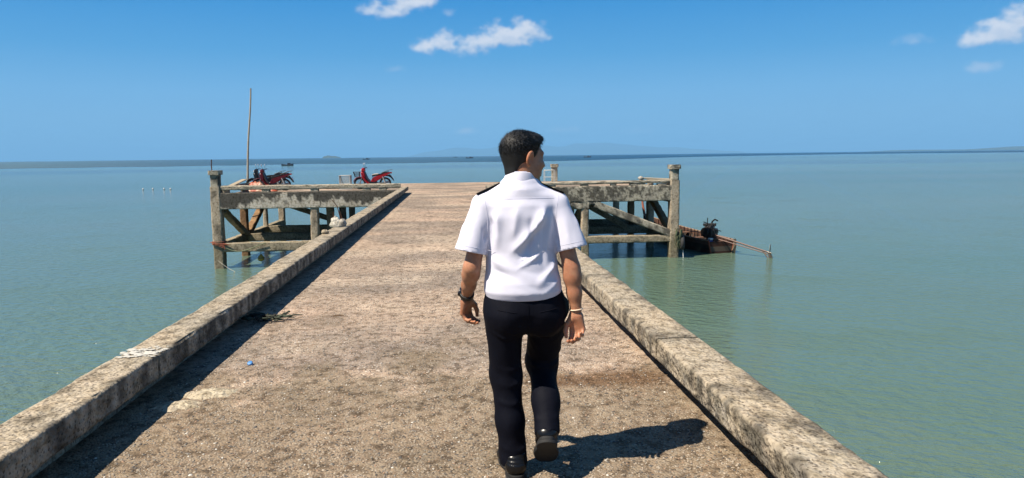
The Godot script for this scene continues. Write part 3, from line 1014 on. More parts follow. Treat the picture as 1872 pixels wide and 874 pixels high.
func things_on_head() -> void:
	scooter(Vector3(-9.28, 0.004, -35.75), 0.05, Color(0.012, 0.013, 0.018), Color(0.012, 0.012, 0.014), "black motor scooter standing behind the maroon one", false, false)
	scooter(Vector3(-8.78, 0.004, -34.95), -0.03, Color(0.075, 0.004, 0.010), Color(0.014, 0.012, 0.014), "maroon motor scooter beside an orange sheet, with a black saddle", false, false)
	scooter(Vector3(-3.98, 0.004, -35.2), 0.0, Color(0.24, 0.006, 0.009), Color(0.015, 0.014, 0.028), "bright red motor scooter with a wire basket in front", true, true)
	# orange sheet crumpled under the scooters
	var g := G.new()
	var rows := 9
	var cols := 22
	for a in rows:
		for b in cols:
			var p := Vector3(-0.72 + 1.44 * b / (cols - 1.0), 0, -0.3 + 0.6 * a / (rows - 1.0))
			var e := sm(0.0, 0.25, 0.3 - absf(p.z)) * sm(0.0, 0.2, 0.72 - absf(p.x))
			p.y = 0.02 + e * (0.40 + 0.20 * fb(p, 3.2) + 0.12 * fb(p, 8.0)) * (0.55 + 0.45 * sm(0.5, -0.5, p.x))
			p += Vector3(fb(p, 3.0), 0, fb(p + Vector3(9, 9, 9), 3.0)) * 0.08
			g.add(p, Color(0.30, 0.06, 0.025) if fb(p, 2.5) < 0.22 else Color(0.42, 0.26, 0.17))
	for a in rows - 1:
		for b in cols - 1:
			var k := a * cols + b
			g.tri(k, k + 1, k + cols)
			g.tri(k + 1, k + cols + 1, k + cols)
	single("crumpled_sheet", g, M.plastic, "crumpled orange sheet lying at the wheels of the maroon scooter", "sheet", Vector3(-9.1, 0.01, -34.35))
	# wire crate
	var c := thing("wire_crate", "open wire crate with a pale frame next to the red scooter", "crate", Vector3(-5.32, 0.004, -35.3))
	var fr := G.new()
	var pale := Color(0.45, 0.45, 0.42)
	for x in [-0.26, 0.26]:
		for z in [-0.26, 0.26]:
			fr.tube([Vector3(x, 0, z), Vector3(x, 0.70, z)], [0.014], 6, pale)
	for y in [0.02, 0.28, 0.69]:
		for s in [-0.26, 0.26]:
			fr.tube([Vector3(-0.26, y, s), Vector3(0.26, y, s)], [0.013], 6, pale)
			fr.tube([Vector3(s, y, -0.26), Vector3(s, y, 0.26)], [0.013], 6, pale)
	piece("frame", fr, M.plastic, c)
	var wr := G.new()
	for k in 13:
		var x := -0.24 + k * 0.04
		for s in [-0.255, 0.255]:
			wr.tube([Vector3(x, 0.28, s), Vector3(x, 0.69, s)], [0.0045], 4, Color(0.3, 0.31, 0.3))
			wr.tube([Vector3(s, 0.28, x), Vector3(s, 0.69, x)], [0.0045], 4, Color(0.3, 0.31, 0.3))
	for k in 10:
		var y := 0.3 + k * 0.042
		for s in [-0.255, 0.255]:
			wr.tube([Vector3(-0.26, y, s), Vector3(0.26, y, s)], [0.0045], 4, Color(0.3, 0.31, 0.3))
	piece("wire_net", wr, M.plastic, c)
	var br := G.new()
	br.tube([Vector3(-0.2, 0.66, 0.27), Vector3(-0.08, 0.30, 0.27)], [0.016], 6, Color(0.12, 0.11, 0.1))
	piece("strut", br, M.plastic, c)
	# tall bamboo pole tied to the end rail
	var pole := thing("bamboo_pole", "tall grey bamboo pole leaning upright at the rail behind the scooters", "pole", Vector3(-10.36, 0, -36))
	g = G.new()
	var pts := []
	var rad := []
	for k in 34:
		var t := k / 33.0
		pts.append(Vector3(0.52 * t + 0.02 * sin(t * 9.0), -0.9 + 5.9 * t, 0.0))
		rad.append(lerpf(0.06, 0.035, t) * (1.12 if k % 3 == 0 else 1.0))
	g.tube(pts, rad, 8, Color(0.42, 0.38, 0.31))
	piece("cane", g, M.old_timber, pole)
	g = G.new()
	for k in 4:
		g.torus(Transform3D(Basis.from_euler(Vector3(PI / 2, 0, 0)), Vector3(0.1 + 0.003 * k, 0.28 + 0.03 * k, 0)), 0.07, 0.014, 12, 6, Color(0.3, 0.27, 0.2))
	piece("lashing", g, M.rope, pole)
	# plank propped on the left end rail
	g = G.new()
	g.box(at(Vector3.ZERO, Vector3(0, PI / 2 + 0.16, 0.03)), Vector3(4.6, 0.05, 0.24), 0.01, Color(0.40, 0.34, 0.24))
	single("plank", g, M.old_timber, "long pale plank lying on the end rail below the bamboo pole", "plank", Vector3(-9.98, 0.475, -33.6))
	# timber on the right rail
	g = G.new()
	g.box(at(Vector3.ZERO, Vector3(0, 0.05, -0.05)), Vector3(1.25, 0.07, 0.16), 0.01, Color(0.50, 0.45, 0.36))
	single("plank", g, M.old_timber, "short bleached plank lying across the right rail", "plank", Vector3(9.05, 0.47, FRONT - 0.1))
	g = G.new()
	g.ball(at(Vector3.ZERO), Vector3(0.13, 0.1, 0.12), 10, 7, Color(0.42, 0.40, 0.36))
	for k in g.v.size():
		g.v[k] *= 1.0 + 0.35 * fb(g.v[k], 9.0)
	single("concrete_lump", g, M.old_concrete, "lump of broken concrete sitting on the right rail", "rubble", Vector3(8.35, 0.49, FRONT))
	# low metal stand by the mooring post
	var st := thing("metal_stand", "thin pale metal stand in front of the mooring post", "stand", Vector3(4.95, 0.004, -36.0))
	for x in [-0.26, 0.26]:
		for z in [-0.2, 0.2]:
			g = G.new()
			g.tube([Vector3(x, 0, z), Vector3(x, 0.80, z)], [0.016], 6, pale)
			piece("leg", g, M.plastic, st)
	g = G.new()
	g.tube([Vector3(-0.26, 0.80, -0.2), Vector3(0.26, 0.80, -0.2), Vector3(0.26, 0.80, 0.2), Vector3(-0.26, 0.80, 0.2), Vector3(-0.26, 0.80, -0.2)], [0.016], 6, pale)
	piece("top_frame", g, M.plastic, st)
	for s in [-0.2, 0.2]:
		g = G.new()
		g.tube([Vector3(-0.26, 0.45, s), Vector3(0.26, 0.45, s)], [0.012], 6, pale)
		piece("crossbar", g, M.plastic, st)

# ------------------------------------------------------------------ longtail boat
func hull_at(t: float) -> Dictionary:
	# t = 0 at the transom, 1 at the stem; half beam at the gunwale, heights above the water, half beam at the bottom
	var beam_w := 0.66 + 0.20 * sin(PI * minf(t * 1.05, 1.0)) - 0.66 * pow(t, 3.2)
	return {"w": maxf(beam_w, 0.03), "top": 0.60 + 0.04 * t + 0.55 * pow(t, 3.4), "b": maxf((beam_w - 0.16) * (1.0 - 0.5 * pow(t, 2.0)), 0.02), "low": -0.14 + 0.5 * pow(t, 4.0), "z": -8.6 * t}

func longtail_boat() -> void:
	var b := thing("longtail_boat", "weathered wooden longtail boat moored beside the pier head", "boat", Vector3(12.47, SEA, -31.69), 0.16)
	var wood := func(k: int, p: Vector3) -> Color:
		var c: Color = [Color(0.045, 0.030, 0.024), Color(0.066, 0.034, 0.027), Color(0.042, 0.034, 0.028), Color(0.10, 0.058, 0.044)][k % 4]
		return c.lerp(Color(0.16, 0.13, 0.10), sm(0.05, 0.5, fb(Vector3(p.x * 2.0, p.y * 5.0, p.z * 0.6), 2.0)) * 0.6)
	# strakes: each one board, lapped over the one below
	for side in [-1.0, 1.0]:
		for k in 4:
			var rows := []
			var cols := []
			for s in 37:
				var q := hull_at(s / 36.0)
				var row := PackedVector3Array()
				var cc := PackedColorArray()
				for e in [[k / 4.0 - 0.02, 0.012], [(k + 1) / 4.0, 0.0], [(k + 1) / 4.0, -0.026], [k / 4.0 - 0.02, -0.014]]:
					var x: float = lerpf(q.b, q.w, sin(minf(maxf(e[0], 0.0), 1.0) * PI / 2)) + e[1]
					var p := Vector3(side * maxf(x, 0.004), lerpf(q.low, q.top, e[0]), q.z)
					row.append(p)
					cc.append(wood.call(k, p))
				rows.append(row)
				cols.append(cc)
			var g := G.new()
			g.rings(rows, cols)
			piece("strake", g, M.old_timber, b)
	# transom boards
	var q0 := hull_at(0.0)
	for k in 3:
		var g := G.new()
		var y0 := lerpf(q0.low, q0.top - 0.02, k / 3.0)
		var y1 := lerpf(q0.low, q0.top - 0.02, (k + 1) / 3.0) - 0.008
		var w0: float = lerpf(q0.b, q0.w, sin(k / 3.0 * PI / 2))
		var w1: float = lerpf(q0.b, q0.w, sin((k + 1) / 3.0 * PI / 2))
		g.plate(PackedVector2Array([Vector2(-w0, y0), Vector2(w0, y0), Vector2(w1, y1), Vector2(-w1, y1)]), at(Vector3(0, 0, 0.0)), 0.05, wood.call([1, 2, 1][k], Vector3(k, 0, 0)), 0.006)
		piece("transom_board", g, M.old_timber, b)
	# corner posts of the transom, gunwales, ribs, thwarts, floor
	for side in [-1.0, 1.0]:
		var g := G.new()
		g.box(along(Vector3(side * (q0.b + 0.01), q0.low, 0.03), Vector3(side * (q0.w + 0.02), q0.top + 0.03, 0.03)) * at(Vector3(0, 0.39, 0), Vector3(0, 0, PI / 2)), Vector3(0.80, 0.06, 0.07), 0.01, Color(0.22, 0.075, 0.05))
		piece("corner_post", g, M.old_timber, b)
		g = G.new()
		var pts := []
		for s in 25:
			var q := hull_at(s / 24.0)
			pts.append(Vector3(side * q.w, q.top + 0.015, q.z))
		g.tube(pts, [0.04], 6, Color(0.27, 0.19, 0.135))
		piece("gunwale", g, M.old_timber, b)
		for s in 22:
			var t := 0.03 + s * 0.039
			var q := hull_at(t)
			g = G.new()
			var rp := []
			for e in 6:
				var f := e / 5.0
				rp.append(Vector3(side * (lerpf(q.b, q.w, sin(f * PI / 2)) - 0.05), lerpf(q.low + 0.05, q.top + 0.05, f), q.z))
			g.tube(rp, [0.04], 5, Color(0.15, 0.085, 0.062) if s % 2 else Color(0.07, 0.045, 0.036))
			piece("rib", g, M.old_timber, b)
	for t in [0.1, 0.3, 0.52, 0.74]:
		var q := hull_at(t)
		var g := G.new()
		g.box(at(Vector3(0, q.top - 0.16, q.z)), Vector3(q.w * 1.9, 0.04, 0.22), 0.008, Color(0.20, 0.12, 0.085))
		piece("thwart", g, M.old_timber, b)
	for k in 5:
		var g := G.new()
		g.box(at(Vector3(-0.44 + 0.22 * k, 0.0, -3.4), Vector3(0, PI / 2, 0)), Vector3(6.6, 0.03, 0.2), 0.006, Color(0.14, 0.08, 0.06))
		piece("floor_board", g, M.old_timber, b)
	var st := G.new()
	var q1 := hull_at(0.98)
	st.tube([Vector3(0, 0.1, q1.z + 0.25), Vector3(0, 0.9, q1.z + 0.05), Vector3(0, 1.6, q1.z - 0.3), Vector3(0.02, 2.1, q1.z - 0.5)], [0.09, 0.08, 0.07, 0.05], 8, Color(0.28, 0.10, 0.07))
	piece("stem_post", st, M.old_timber, b)
	# engine on its swivel
	var en := G.new()
	var blk := Color(0.018, 0.017, 0.016)
	en.box(at(Vector3(-0.30, 0.92, -0.42), Vector3(0.1, 0.5, 0.12)), Vector3(0.46, 0.34, 0.36), 0.03, blk)
	en.box(at(Vector3(-0.34, 1.14, -0.46), Vector3(0.1, 0.5, 0.12)), Vector3(0.36, 0.18, 0.26), 0.03, Color(0.035, 0.03, 0.028))
	for k in 5:
		en.box(at(Vector3(-0.52 + k * 0.09, 1.24, -0.46), Vector3(0.1, 0.5, 0)), Vector3(0.05, 0.10, 0.20), 0.01, blk)
	var eng := piece("engine", en, M.plastic, b)
	eng.scale = Vector3.ONE * 1.22
	eng.position = Vector3(0.08, -0.2, 0.06)
	en = G.new()
	en.lathe(Transform3D(Basis.from_euler(Vector3(0, 0.3, PI / 2)), Vector3(-0.58, 0.96, -0.40)), [[0.05, -0.05], [0.17, -0.05], [0.19, -0.02], [0.19, 0.02], [0.17, 0.05], [0.05, 0.05]], 20, Color(0.10, 0.09, 0.085))
	piece("flywheel", en, M.steel, eng)
	en = G.new()
	en.tube([Vector3(-0.24, 1.22, -0.50), Vector3(-0.22, 1.36, -0.48), Vector3(-0.12, 1.44, -0.46), Vector3(0.0, 1.38, -0.44)], [0.03, 0.032, 0.03, 0.028], 8, blk)
	en.tube([Vector3(-0.46, 1.22, -0.42), Vector3(-0.46, 1.52, -0.42)], [0.016], 6, blk)
	piece("exhaust_pipe", en, M.rusty_steel, eng)
	en = G.new()
	for k in 9:
		var a := Vector3(-0.30 + rng.randf_range(-0.3, 0.25), 0.95 + rng.randf_range(-0.15, 0.25), -0.25 + rng.randf_range(-0.2, 0.1))
		en.tube([a, a + Vector3(rng.randf_range(-0.16, 0.16), 0.12, 0.06), a + Vector3(rng.randf_range(-0.25, 0.25), rng.randf_range(-0.1, 0.2), 0.05)], [0.018], 6, Color(0.02, 0.02, 0.02))
	piece("hose", en, M.rubber, eng)
	en = G.new()
	en.tube([Vector3(-0.45, 0.92, -0.55), Vector3(-0.75, 0.95, -0.8), Vector3(-1.05, 0.98, -0.95)], [0.018], 6, Color(0.1, 0.1, 0.1))
	piece("tiller", en, M.steel, eng)
	en = G.new()
	en.box(at(Vector3(-0.2, 0.66, -0.12)), Vector3(0.34, 0.16, 0.2), 0.02, Color(0.08, 0.05, 0.04))
	en.tube([Vector3(-0.2, 0.4, -0.1), Vector3(-0.2, 0.8, -0.12)], [0.05], 8, blk)
	piece("swivel_mount", en, M.old_timber, b)
	# the long tail: shaft tube, stay and propeller
	en = G.new()
	var s0 := Vector3(-0.22, 0.86, -0.3)
	var s1 := Vector3(1.16, 0.26, 2.0)
	en.tube([s0, s1], [0.045, 0.036], 8, Color(0.11, 0.065, 0.05))
	en.tube([s0 + Vector3(0, -0.16, 0.1), s1 + Vector3(0, -0.08, 0)], [0.022], 6, Color(0.15, 0.085, 0.065))
	var tail := piece("tail_shaft", en, M.rusty_steel, b)
	(tail as MeshInstance3D).material_override = M.plastic
	en = G.new()
	var dir := (s1 - s0).normalized()
	en.tube([s1 - dir * 0.25 + Vector3(0, -0.03, 0), s1 + Vector3(0.02, -0.34, 0.1), s1 + dir * 0.18 + Vector3(0.04, -0.36, 0.1)], [0.03, 0.026, 0.024], 6, Color(0.10, 0.075, 0.06))
	en.tube([s1 + Vector3(0, 0, 0), s1 + Vector3(0.03, -0.34, 0.1)], [0.022], 6, Color(0.10, 0.075, 0.06))
	piece("skeg", en, M.plastic, tail)
	for k in 2:
		en = G.new()
		var up := Vector3(0.12, 1.0, -0.1) if k == 0 else Vector3(0.25, -1.0, 0.1)
		var bt := Transform3D(Basis(dir.cross(up).normalized(), up.normalized(), dir.cross(up).normalized().cross(up.normalized())), s1 + dir * 0.08)
		en.ball(bt * at(Vector3(0, 0.19, 0), Vector3(0, 0.1 if k == 0 else 0.9, 0)), Vector3(0.10, 0.20, 0.018) if k == 0 else Vector3(0.07, 0.17, 0.016), 14, 8, Color(0.42, 0.40, 0.35) if k == 0 else Color(0.16, 0.14, 0.12))
		piece("propeller_blade", en, M.worn_metal, tail)
	en = G.new()
	en.tube([s1 - dir * 0.02, s1 + dir * 0.16], [0.045, 0.025], 10, Color(0.4, 0.36, 0.3))
	piece("propeller_hub", en, M.steel, tail)
	# old rope bundle at the stern corner
	en = G.new()
	for k in 7:
		var x := 0.60 + 0.02 * k
		en.tube([Vector3(x, 0.66, 0.07), Vector3(x + rng.randf_range(-0.05, 0.05), 0.35, 0.11), Vector3(x - 0.1 + rng.randf_range(-0.12, 0.12), -0.05, 0.08)], [0.025, 0.03, 0.02], 6, Color(0.16, 0.13, 0.09))
	single("rope_bundle", en, M.rope, "frayed brown rope bundle hanging over the boat's stern corner", "rope", b.position).rotation.y = 0.16
	# jerrycan aboard
	var can := thing("jerrycan", "white and blue plastic can standing in the boat next to its engine", "can", b.transform * Vector3(-0.42, 0.36, -0.18), 0.3)
	en = G.new()
	en.box(at(Vector3(0, 0.15, 0)), Vector3(0.26, 0.24, 0.2), 0.04, Color(0.05, 0.08, 0.28))
	piece("body", en, M.plastic, can)
	en = G.new()
	en.box(at(Vector3(0, 0.31, 0)), Vector3(0.28, 0.10, 0.22), 0.03, Color(0.6, 0.6, 0.58))
	piece("lid", en, M.plastic, can)
	# tyre fender on the post
	var ty := thing("tyre_fender", "old black tyre hung on the right corner post as a fender", "tyre", Vector3(10.24, -2.42, -30.62))
	en = G.new()
	en.torus(at(Vector3.ZERO, Vector3(0, PI / 2 - 0.25, 0)), 0.23, 0.095, 26, 10, Color.WHITE, 1.1)
	piece("tyre", en, M.rubber, ty)
	en = G.new()
	en.tube([Vector3(0, 0.2, 0), Vector3(-0.1, 0.5, -0.02), Vector3(-0.2, 0.72, 0.1)], [0.016], 6, Color(0.3, 0.27, 0.2))
	en.tube([Vector3(0.02, -0.3, 0.06), Vector3(0.03, -0.72, 0.08)], [0.014], 6, Color(0.7, 0.7, 0.68))
	piece("hanging_rope", en, M.rope, ty)
	en = G.new()
	for k in 30:
		var a := Vector3(rng.randf_range(-0.12, 0.14), rng.randf_range(-0.35, 0.25), rng.randf_range(-0.05, 0.05))
		en.tube([a, a + Vector3(rng.randf_range(-0.08, 0.08), -0.2, rng.randf_range(-0.05, 0.05)), a + Vector3(rng.randf_range(-0.1, 0.1), -0.4, 0)], [0.022, 0.025, 0.01], 5, Color(0.07, 0.085, 0.045))
	single("net_tangle", en, M.rope, "tangle of dark green net hanging on the right corner post above the tyre", "net", Vector3(10.03, -1.95, -30.5))

# ------------------------------------------------------------------ small things
func pebble_mesh(s: int) -> ArrayMesh:
	var g := G.new()
	var r := RandomNumberGenerator.new()
	r.seed = s
	g.ball(at(Vector3.ZERO), Vector3.ONE, 7, 4)
	for k in g.v.size():
		g.v[k] *= 1.0 + 0.28 * fb(g.v[k] + Vector3(s * 5.0, 0, 0), 0.9)
	return g.done()

func litter() -> void:
	# loose and half-bedded aggregate on the deck near by
	for kind in 3:
		var count := 17000
		var mm := MultiMesh.new()
		mm.transform_format = MultiMesh.TRANSFORM_3D
		mm.use_colors = true
		mm.mesh = pebble_mesh(kind + 3)
		mm.instance_count = count
		var buf := PackedFloat32Array()
		buf.resize(count * 16)
		for k in count:
			var z := -1.9 - 10.0 * pow(rng.randf(), 1.7)
			var x := rng.randf_range(-1.98, 1.44)
			var p := Vector3(x, 0, z)
			p.y = 0.004 * fb(p, 1.3) + 0.006 * fb(p, 0.4)
			var s := rng.randf_range(0.0028, 0.0066) * (1.0 + 0.5 * float(rng.randf() > 0.93))
			var b := Basis.from_euler(Vector3(rng.randf_range(-0.5, 0.5), rng.randf() * TAU, rng.randf_range(-0.5, 0.5))) * Basis.from_scale(Vector3(s * rng.randf_range(0.9, 1.6), s * 0.62, s))
			var base := deck_color(p)
			var t := rng.randf()
			var c := base * rng.randf_range(0.78, 1.06)
			if t > 0.988:
				c = Color(0.50, 0.47, 0.41)
			elif t > 0.77:
				c = Color(0.07, 0.064, 0.058)
			elif t > 0.71:
				c = Color(0.26, 0.165, 0.105)
			elif t > 0.6:
				c = Color(0.185, 0.165, 0.135)
			var o := k * 16
			buf[o] = b.x.x
			buf[o + 1] = b.y.x
			buf[o + 2] = b.z.x
			buf[o + 3] = p.x
			buf[o + 4] = b.x.y
			buf[o + 5] = b.y.y
			buf[o + 6] = b.z.y
			buf[o + 7] = p.y
			buf[o + 8] = b.x.z
			buf[o + 9] = b.y.z
			buf[o + 10] = b.z.z
			buf[o + 11] = p.z
			buf[o + 12] = c.r
			buf[o + 13] = c.g
			buf[o + 14] = c.b
			buf[o + 15] = 1.0
		mm.buffer = buf
		var mi := MultiMeshInstance3D.new()
		mi.name = "gravel" if kind == 0 else "gravel_%03d" % kind
		mi.multimesh = mm
		mi.material_override = M.pebble
		add_child(mi)
		mi.set_meta("kind", "stuff")
		tag(mi, ["tan aggregate pebbles bedded in the pier deck", "grey aggregate pebbles bedded in the pier deck", "pale aggregate pebbles bedded in the pier deck"][kind], "gravel")
	# smears of dried mortar
	for q in [[Vector3(-1.66, 0, -4.72), 0.17, "rough pale mortar smear on the deck, the lumpier of the two"], [Vector3(-1.80, 0, -4.50), 0.15, "smooth tan mortar smear reaching into the left kerb's shadow"]]:
		var g := G.new()
		var mid := g.add(Vector3(0, 0.016, 0), Color(0.52, 0.46, 0.35))
		var n := 30
		for ring in 3:
			for k in n:
				var a := TAU * k / n
				var r: float = q[1] * (ring + 1) / 3.0 * (1.0 + 0.5 * fb(Vector3(cos(a), q[1] * 40.0, sin(a)), 1.6))
				var p := Vector3(cos(a) * r * 1.0, 0, sin(a) * r * 0.62)
				p.y = [0.017, 0.014, 0.0][ring] + (0.006 * fb(p, 24.0) if ring < 2 else 0.0)
				g.add(p, Color(0.52, 0.46, 0.35).lerp(Color(0.42, 0.36, 0.27), clampf(0.5 + fb(p, 14.0), 0, 1)))
		for k in n:
			g.tri(mid, 1 + k, 1 + (k + 1) % n)
			for ring in 2:
				var a := 1 + ring * n + k
				var b := 1 + ring * n + (k + 1) % n
				g.tri(a, a + n, b)
				g.tri(b, a + n, b + n)
		single("mortar_smear", g, M.old_concrete, q[2], "mortar", q[0])
	# blue bottle cap
	var bc := thing("bottle_cap", "small crushed blue bottle cap lying on the deck", "bottle cap", Vector3(-1.58, 0.012, -5.36))
	bc.rotation = Vector3(0.5, 0.4, 0.3)
	var g := G.new()
	g.lathe(at(Vector3.ZERO), [[0.002, 0.012], [0.017, 0.012], [0.02, 0.009], [0.021, -0.008], [0.018, -0.008], [0.016, 0.006], [0.002, 0.007]], 18, Color(0.03, 0.17, 0.42))
	piece("shell", g, M.plastic, bc)
	# dark weed and net scrap in the left kerb's shadow
	g = G.new()
	for k in 46:
		var a := Vector3(rng.randf_range(-0.24, 0.16), 0.02 + rng.randf() * 0.03, rng.randf_range(-0.08, 0.08))
		var pts := []
		for j in 4:
			pts.append(a)
			a += Vector3(rng.randf_range(-0.06, 0.08), rng.randf_range(-0.015, 0.02), rng.randf_range(-0.04, 0.04))
			a.y = clampf(a.y, 0.008, 0.06)
		g.tube(pts, [0.007, 0.009, 0.007, 0.003], 4, [Color(0.035, 0.045, 0.03), Color(0.055, 0.07, 0.045), Color(0.025, 0.027, 0.022)][k % 3])
	single("net_scrap", g, M.rope, "scrap of dark green net lying against the left kerb", "net", Vector3(-1.82, 0.0, -6.86))
	g = G.new()
	g.tube([Vector3(-0.05, 0.01, 0), Vector3(0.0, 0.014, 0.006), Vector3(0.06, 0.01, -0.004)], [0.005, 0.006, 0.003], 6, Color(0.14, 0.09, 0.05))
	single("twig", g, M.old_timber, "short brown twig lying on the sunlit deck", "twig", Vector3(-1.17, 0.0, -6.94))
	# broken stub with reinforcement on the left kerb
	var sb := thing("broken_stub", "crumbled white concrete stub with rusty rods on top of the left kerb", "rubble", Vector3(-2.19, 0.26, -13.4))
	sb.scale = Vector3.ONE * 0.72
	g = G.new()
	g.ball(at(Vector3(0, 0.06, 0)), Vector3(0.2, 0.14, 0.2), 18, 12, Color(0.46, 0.44, 0.39))
	g.ball(at(Vector3(-0.07, 0.16, -0.02)), Vector3(0.12, 0.12, 0.12), 14, 10, Color(0.52, 0.50, 0.45))
	g.ball(at(Vector3(0.11, 0.10, 0.03)), Vector3(0.10, 0.12, 0.14), 14, 10, Color(0.4, 0.38, 0.34))
	for k in g.v.size():
		g.v[k] += (g.v[k]).normalized() * (0.05 * fb(g.v[k], 7.0) + 0.03 * fb(g.v[k], 16.0))
	piece("rubble_lump", g, M.old_concrete, sb)
	for q in [[Vector3(0.07, 0.1, 0), Vector3(0.05, 0.32, 0), Vector3(0.0, 0.55, 0.0), Vector3(-0.12, 0.72, 0.0)], [Vector3(0.09, 0.1, 0.03), Vector3(0.10, 0.3, 0.02), Vector3(0.07, 0.42, 0.03)], [Vector3(-0.10, 0.2, 0), Vector3(-0.11, 0.36, 0.0), Vector3(-0.10, 0.4, 0.01)]]:
		g = G.new()
		g.tube(q, [0.011], 6)
		piece("rod", g, M.rusty_steel, sb)
	g = G.new()
	g.ball(at(Vector3.ZERO), Vector3(0.06, 0.045, 0.07), 12, 8, Color(0.42, 0.36, 0.27))
	for k in g.v.size():
		g.v[k] += g.v[k].normalized() * 0.03 * fb(g.v[k], 12.0)
	single("concrete_lump", g, M.old_concrete, "small lump of broken concrete on the outer edge of the left kerb", "rubble", Vector3(-2.2, 0.31, -12.1))
	# white droppings splashed over the kerb's joint
	g = G.new()
	for k in 110:
		var p := Vector3(rng.randf_range(-0.13, 0.13), 0, 0)
		p.z = rng.randfn(0.0, 0.07) + p.x * 0.1
		var s := rng.randf_range(0.003, 0.014)
		g.ball(at(p + Vector3(0, 0.003, 0)), Vector3(s * rng.randf_range(1.0, 3.0), 0.003, s), 9, 4, Color(0.44, 0.42, 0.37))
	for k in g.v.size():
		g.v[k].x *= 1.0 + 0.3 * fb(g.v[k], 20.0)
	var dr := single("bird_droppings", g, M.pebble, "white bird droppings splashed across a joint of the left kerb", "droppings", Vector3(-2.115, 0.282, -4.78))
	dr.set_meta("kind", "stuff")
	# orange rope on the left corner post, its tail, a slack white line and a hanging float
	g = G.new()
	for k in 3:
		g.torus(at(Vector3(0, -0.05 * k, 0), Vector3(PI / 2 + rng.randf_range(-0.2, 0.2), 0, rng.randf_range(-0.2, 0.2))), 0.29, 0.02, 22, 6, Color(0.20, 0.085, 0.05), 1.0)
	for k in 6:
		g.tube([Vector3(0.2, -0.05, 0.2), Vector3(0.25 + 0.05 * k, -0.12, 0.26), Vector3(0.30 - 0.12 * k, -0.3 + 0.06 * k, 0.28)], [0.018], 5, Color(0.30, 0.09, 0.05))
	single("mooring_rope", g, M.rope, "faded orange rope wound round the left corner post", "rope", Vector3(-10.07, -1.95, FRONT))
	g = G.new()
	var line := []
	for k in 14:
		var t := k / 13.0
		line.append(Vector3(lerpf(0.0, 1.55, t), -0.02 - 0.75 * t + 0.35 * t * t - 0.05 * sin(PI * t), lerpf(0.28, 1.6, t)))
	g.tube(line, [0.007], 5, Color(0.4, 0.38, 0.32))
	single("slack_line", g, M.rope, "thin pale line slanting from the left corner post into the water", "rope", Vector3(-10.07, -2.72, FRONT))
	g = G.new()
	line = []
	for k in 14:
		var t := k / 13.0
		line.append(Vector3(lerpf(0.0, 1.7, t), -0.30 * sin(PI * t) * (1.2 - t) + 0.18 * t - 0.1, 0.0))
	g.tube(line, [0.02], 5, Color(0.15, 0.17, 0.1))
	single("slack_line", g, M.rope, "sagging green rope along the front tie of the left bay", "rope", Vector3(-9.75, -2.1, FRONT + 0.24))
	var fl := thing("net_float", "yellow-brown float hanging under the left tie beam", "float", Vector3(-8.42, -2.72, -31.0))
	g = G.new()
	g.lathe(at(Vector3.ZERO), [[0.02, 0.16], [0.06, 0.12], [0.13, 0.02], [0.14, -0.06], [0.10, -0.13], [0.02, -0.16]], 14, Color(0.34, 0.24, 0.04))
	piece("buoy", g, M.plastic, fl)
	g = G.new()
	g.tube([Vector3(0, 0.14, 0), Vector3(0.01, 0.42, 0.05)], [0.012], 5, Color(0.06, 0.06, 0.05))
	g.torus(at(Vector3(0, 0.0, 0), Vector3(PI / 2, 0, 0)), 0.14, 0.015, 16, 6, Color(0.05, 0.05, 0.04))
	piece("cord", g, M.rope, fl)

func far_boats() -> void:
	# fishing boats far out: [azimuth deg, distance, length, label]
	for q in [[-12.9, 470.0, 7.5, "small dark fishing boat with a low cabin, out beyond the bamboo pole"], [-6.9, 1500.0, 14.0, "tiny dark boat on the horizon beyond the red scooter"], [1.35, 1500.0, 16.0, "tiny dark boat on the horizon left of the man's head"], [10.9, 1250.0, 13.0, "tiny dark boat on the horizon above the mooring post"], [0.2, 2600.0, 14.0, "faint speck of a boat on the horizon beyond the pier's end"]]:
		var a := deg_to_rad(q[0])
		var b := thing("fishing_boat", q[3], "boat", Vector3(sin(a) * q[1], SEA, -cos(a) * q[1]), -a + 0.2, "fishing boats far out at sea")
		var L: float = q[2]
		var g := G.new()
		var rows := []
		for k in 9:
			var t := k / 8.0
			var w := L * 0.13 * sin(PI * (0.12 + 0.88 * t)) + 0.05
			var top := L * (0.09 + 0.09 * pow(absf(t - 0.45) * 2.0, 2.0))
			rows.append(PackedVector3Array([Vector3((t - 0.5) * L, -0.2, -w * 0.6), Vector3((t - 0.5) * L, -0.2, w * 0.6), Vector3((t - 0.5) * L, top, w), Vector3((t - 0.5) * L, top, -w)]))
		g.rings(rows, [])
		for k in g.c.size():
			g.c[k] = Color(0.03, 0.035, 0.045)
		piece("hull", g, M.plastic, b)
		g = G.new()
		g.box(at(Vector3(L * 0.12, L * 0.15, 0)), Vector3(L * 0.26, L * 0.13, L * 0.12), 0.05, Color(0.05, 0.05, 0.06))
		piece("cabin", g, M.plastic, b)
	# white floats of a net
	for q in [[-49.2, -116.0], [-47.9, -116.5], [-44.8, -115.5], [-46.1, -116.3]]:
		var fl := thing("white_float", "white float of a fishing net drifting on the sea outside the left kerb", "float", Vector3(q[0], SEA, q[1]), 0.0, "white net floats on the sea")
		var g := G.new()
		g.lathe(at(Vector3(0, 0.06, 0)), [[0.02, 0.11], [0.09, 0.08], [0.14, 0.02], [0.12, -0.06], [0.03, -0.1]], 14, Color(0.55, 0.55, 0.55))
		piece("buoy", g, M.plastic, fl)
		g = G.new()
		g.tube([Vector3(0, 0.2, 0), Vector3(0.03, 0.28, 0)], [0.02], 6, Color(0.5, 0.5, 0.5))
		piece("eye", g, M.plastic, fl)

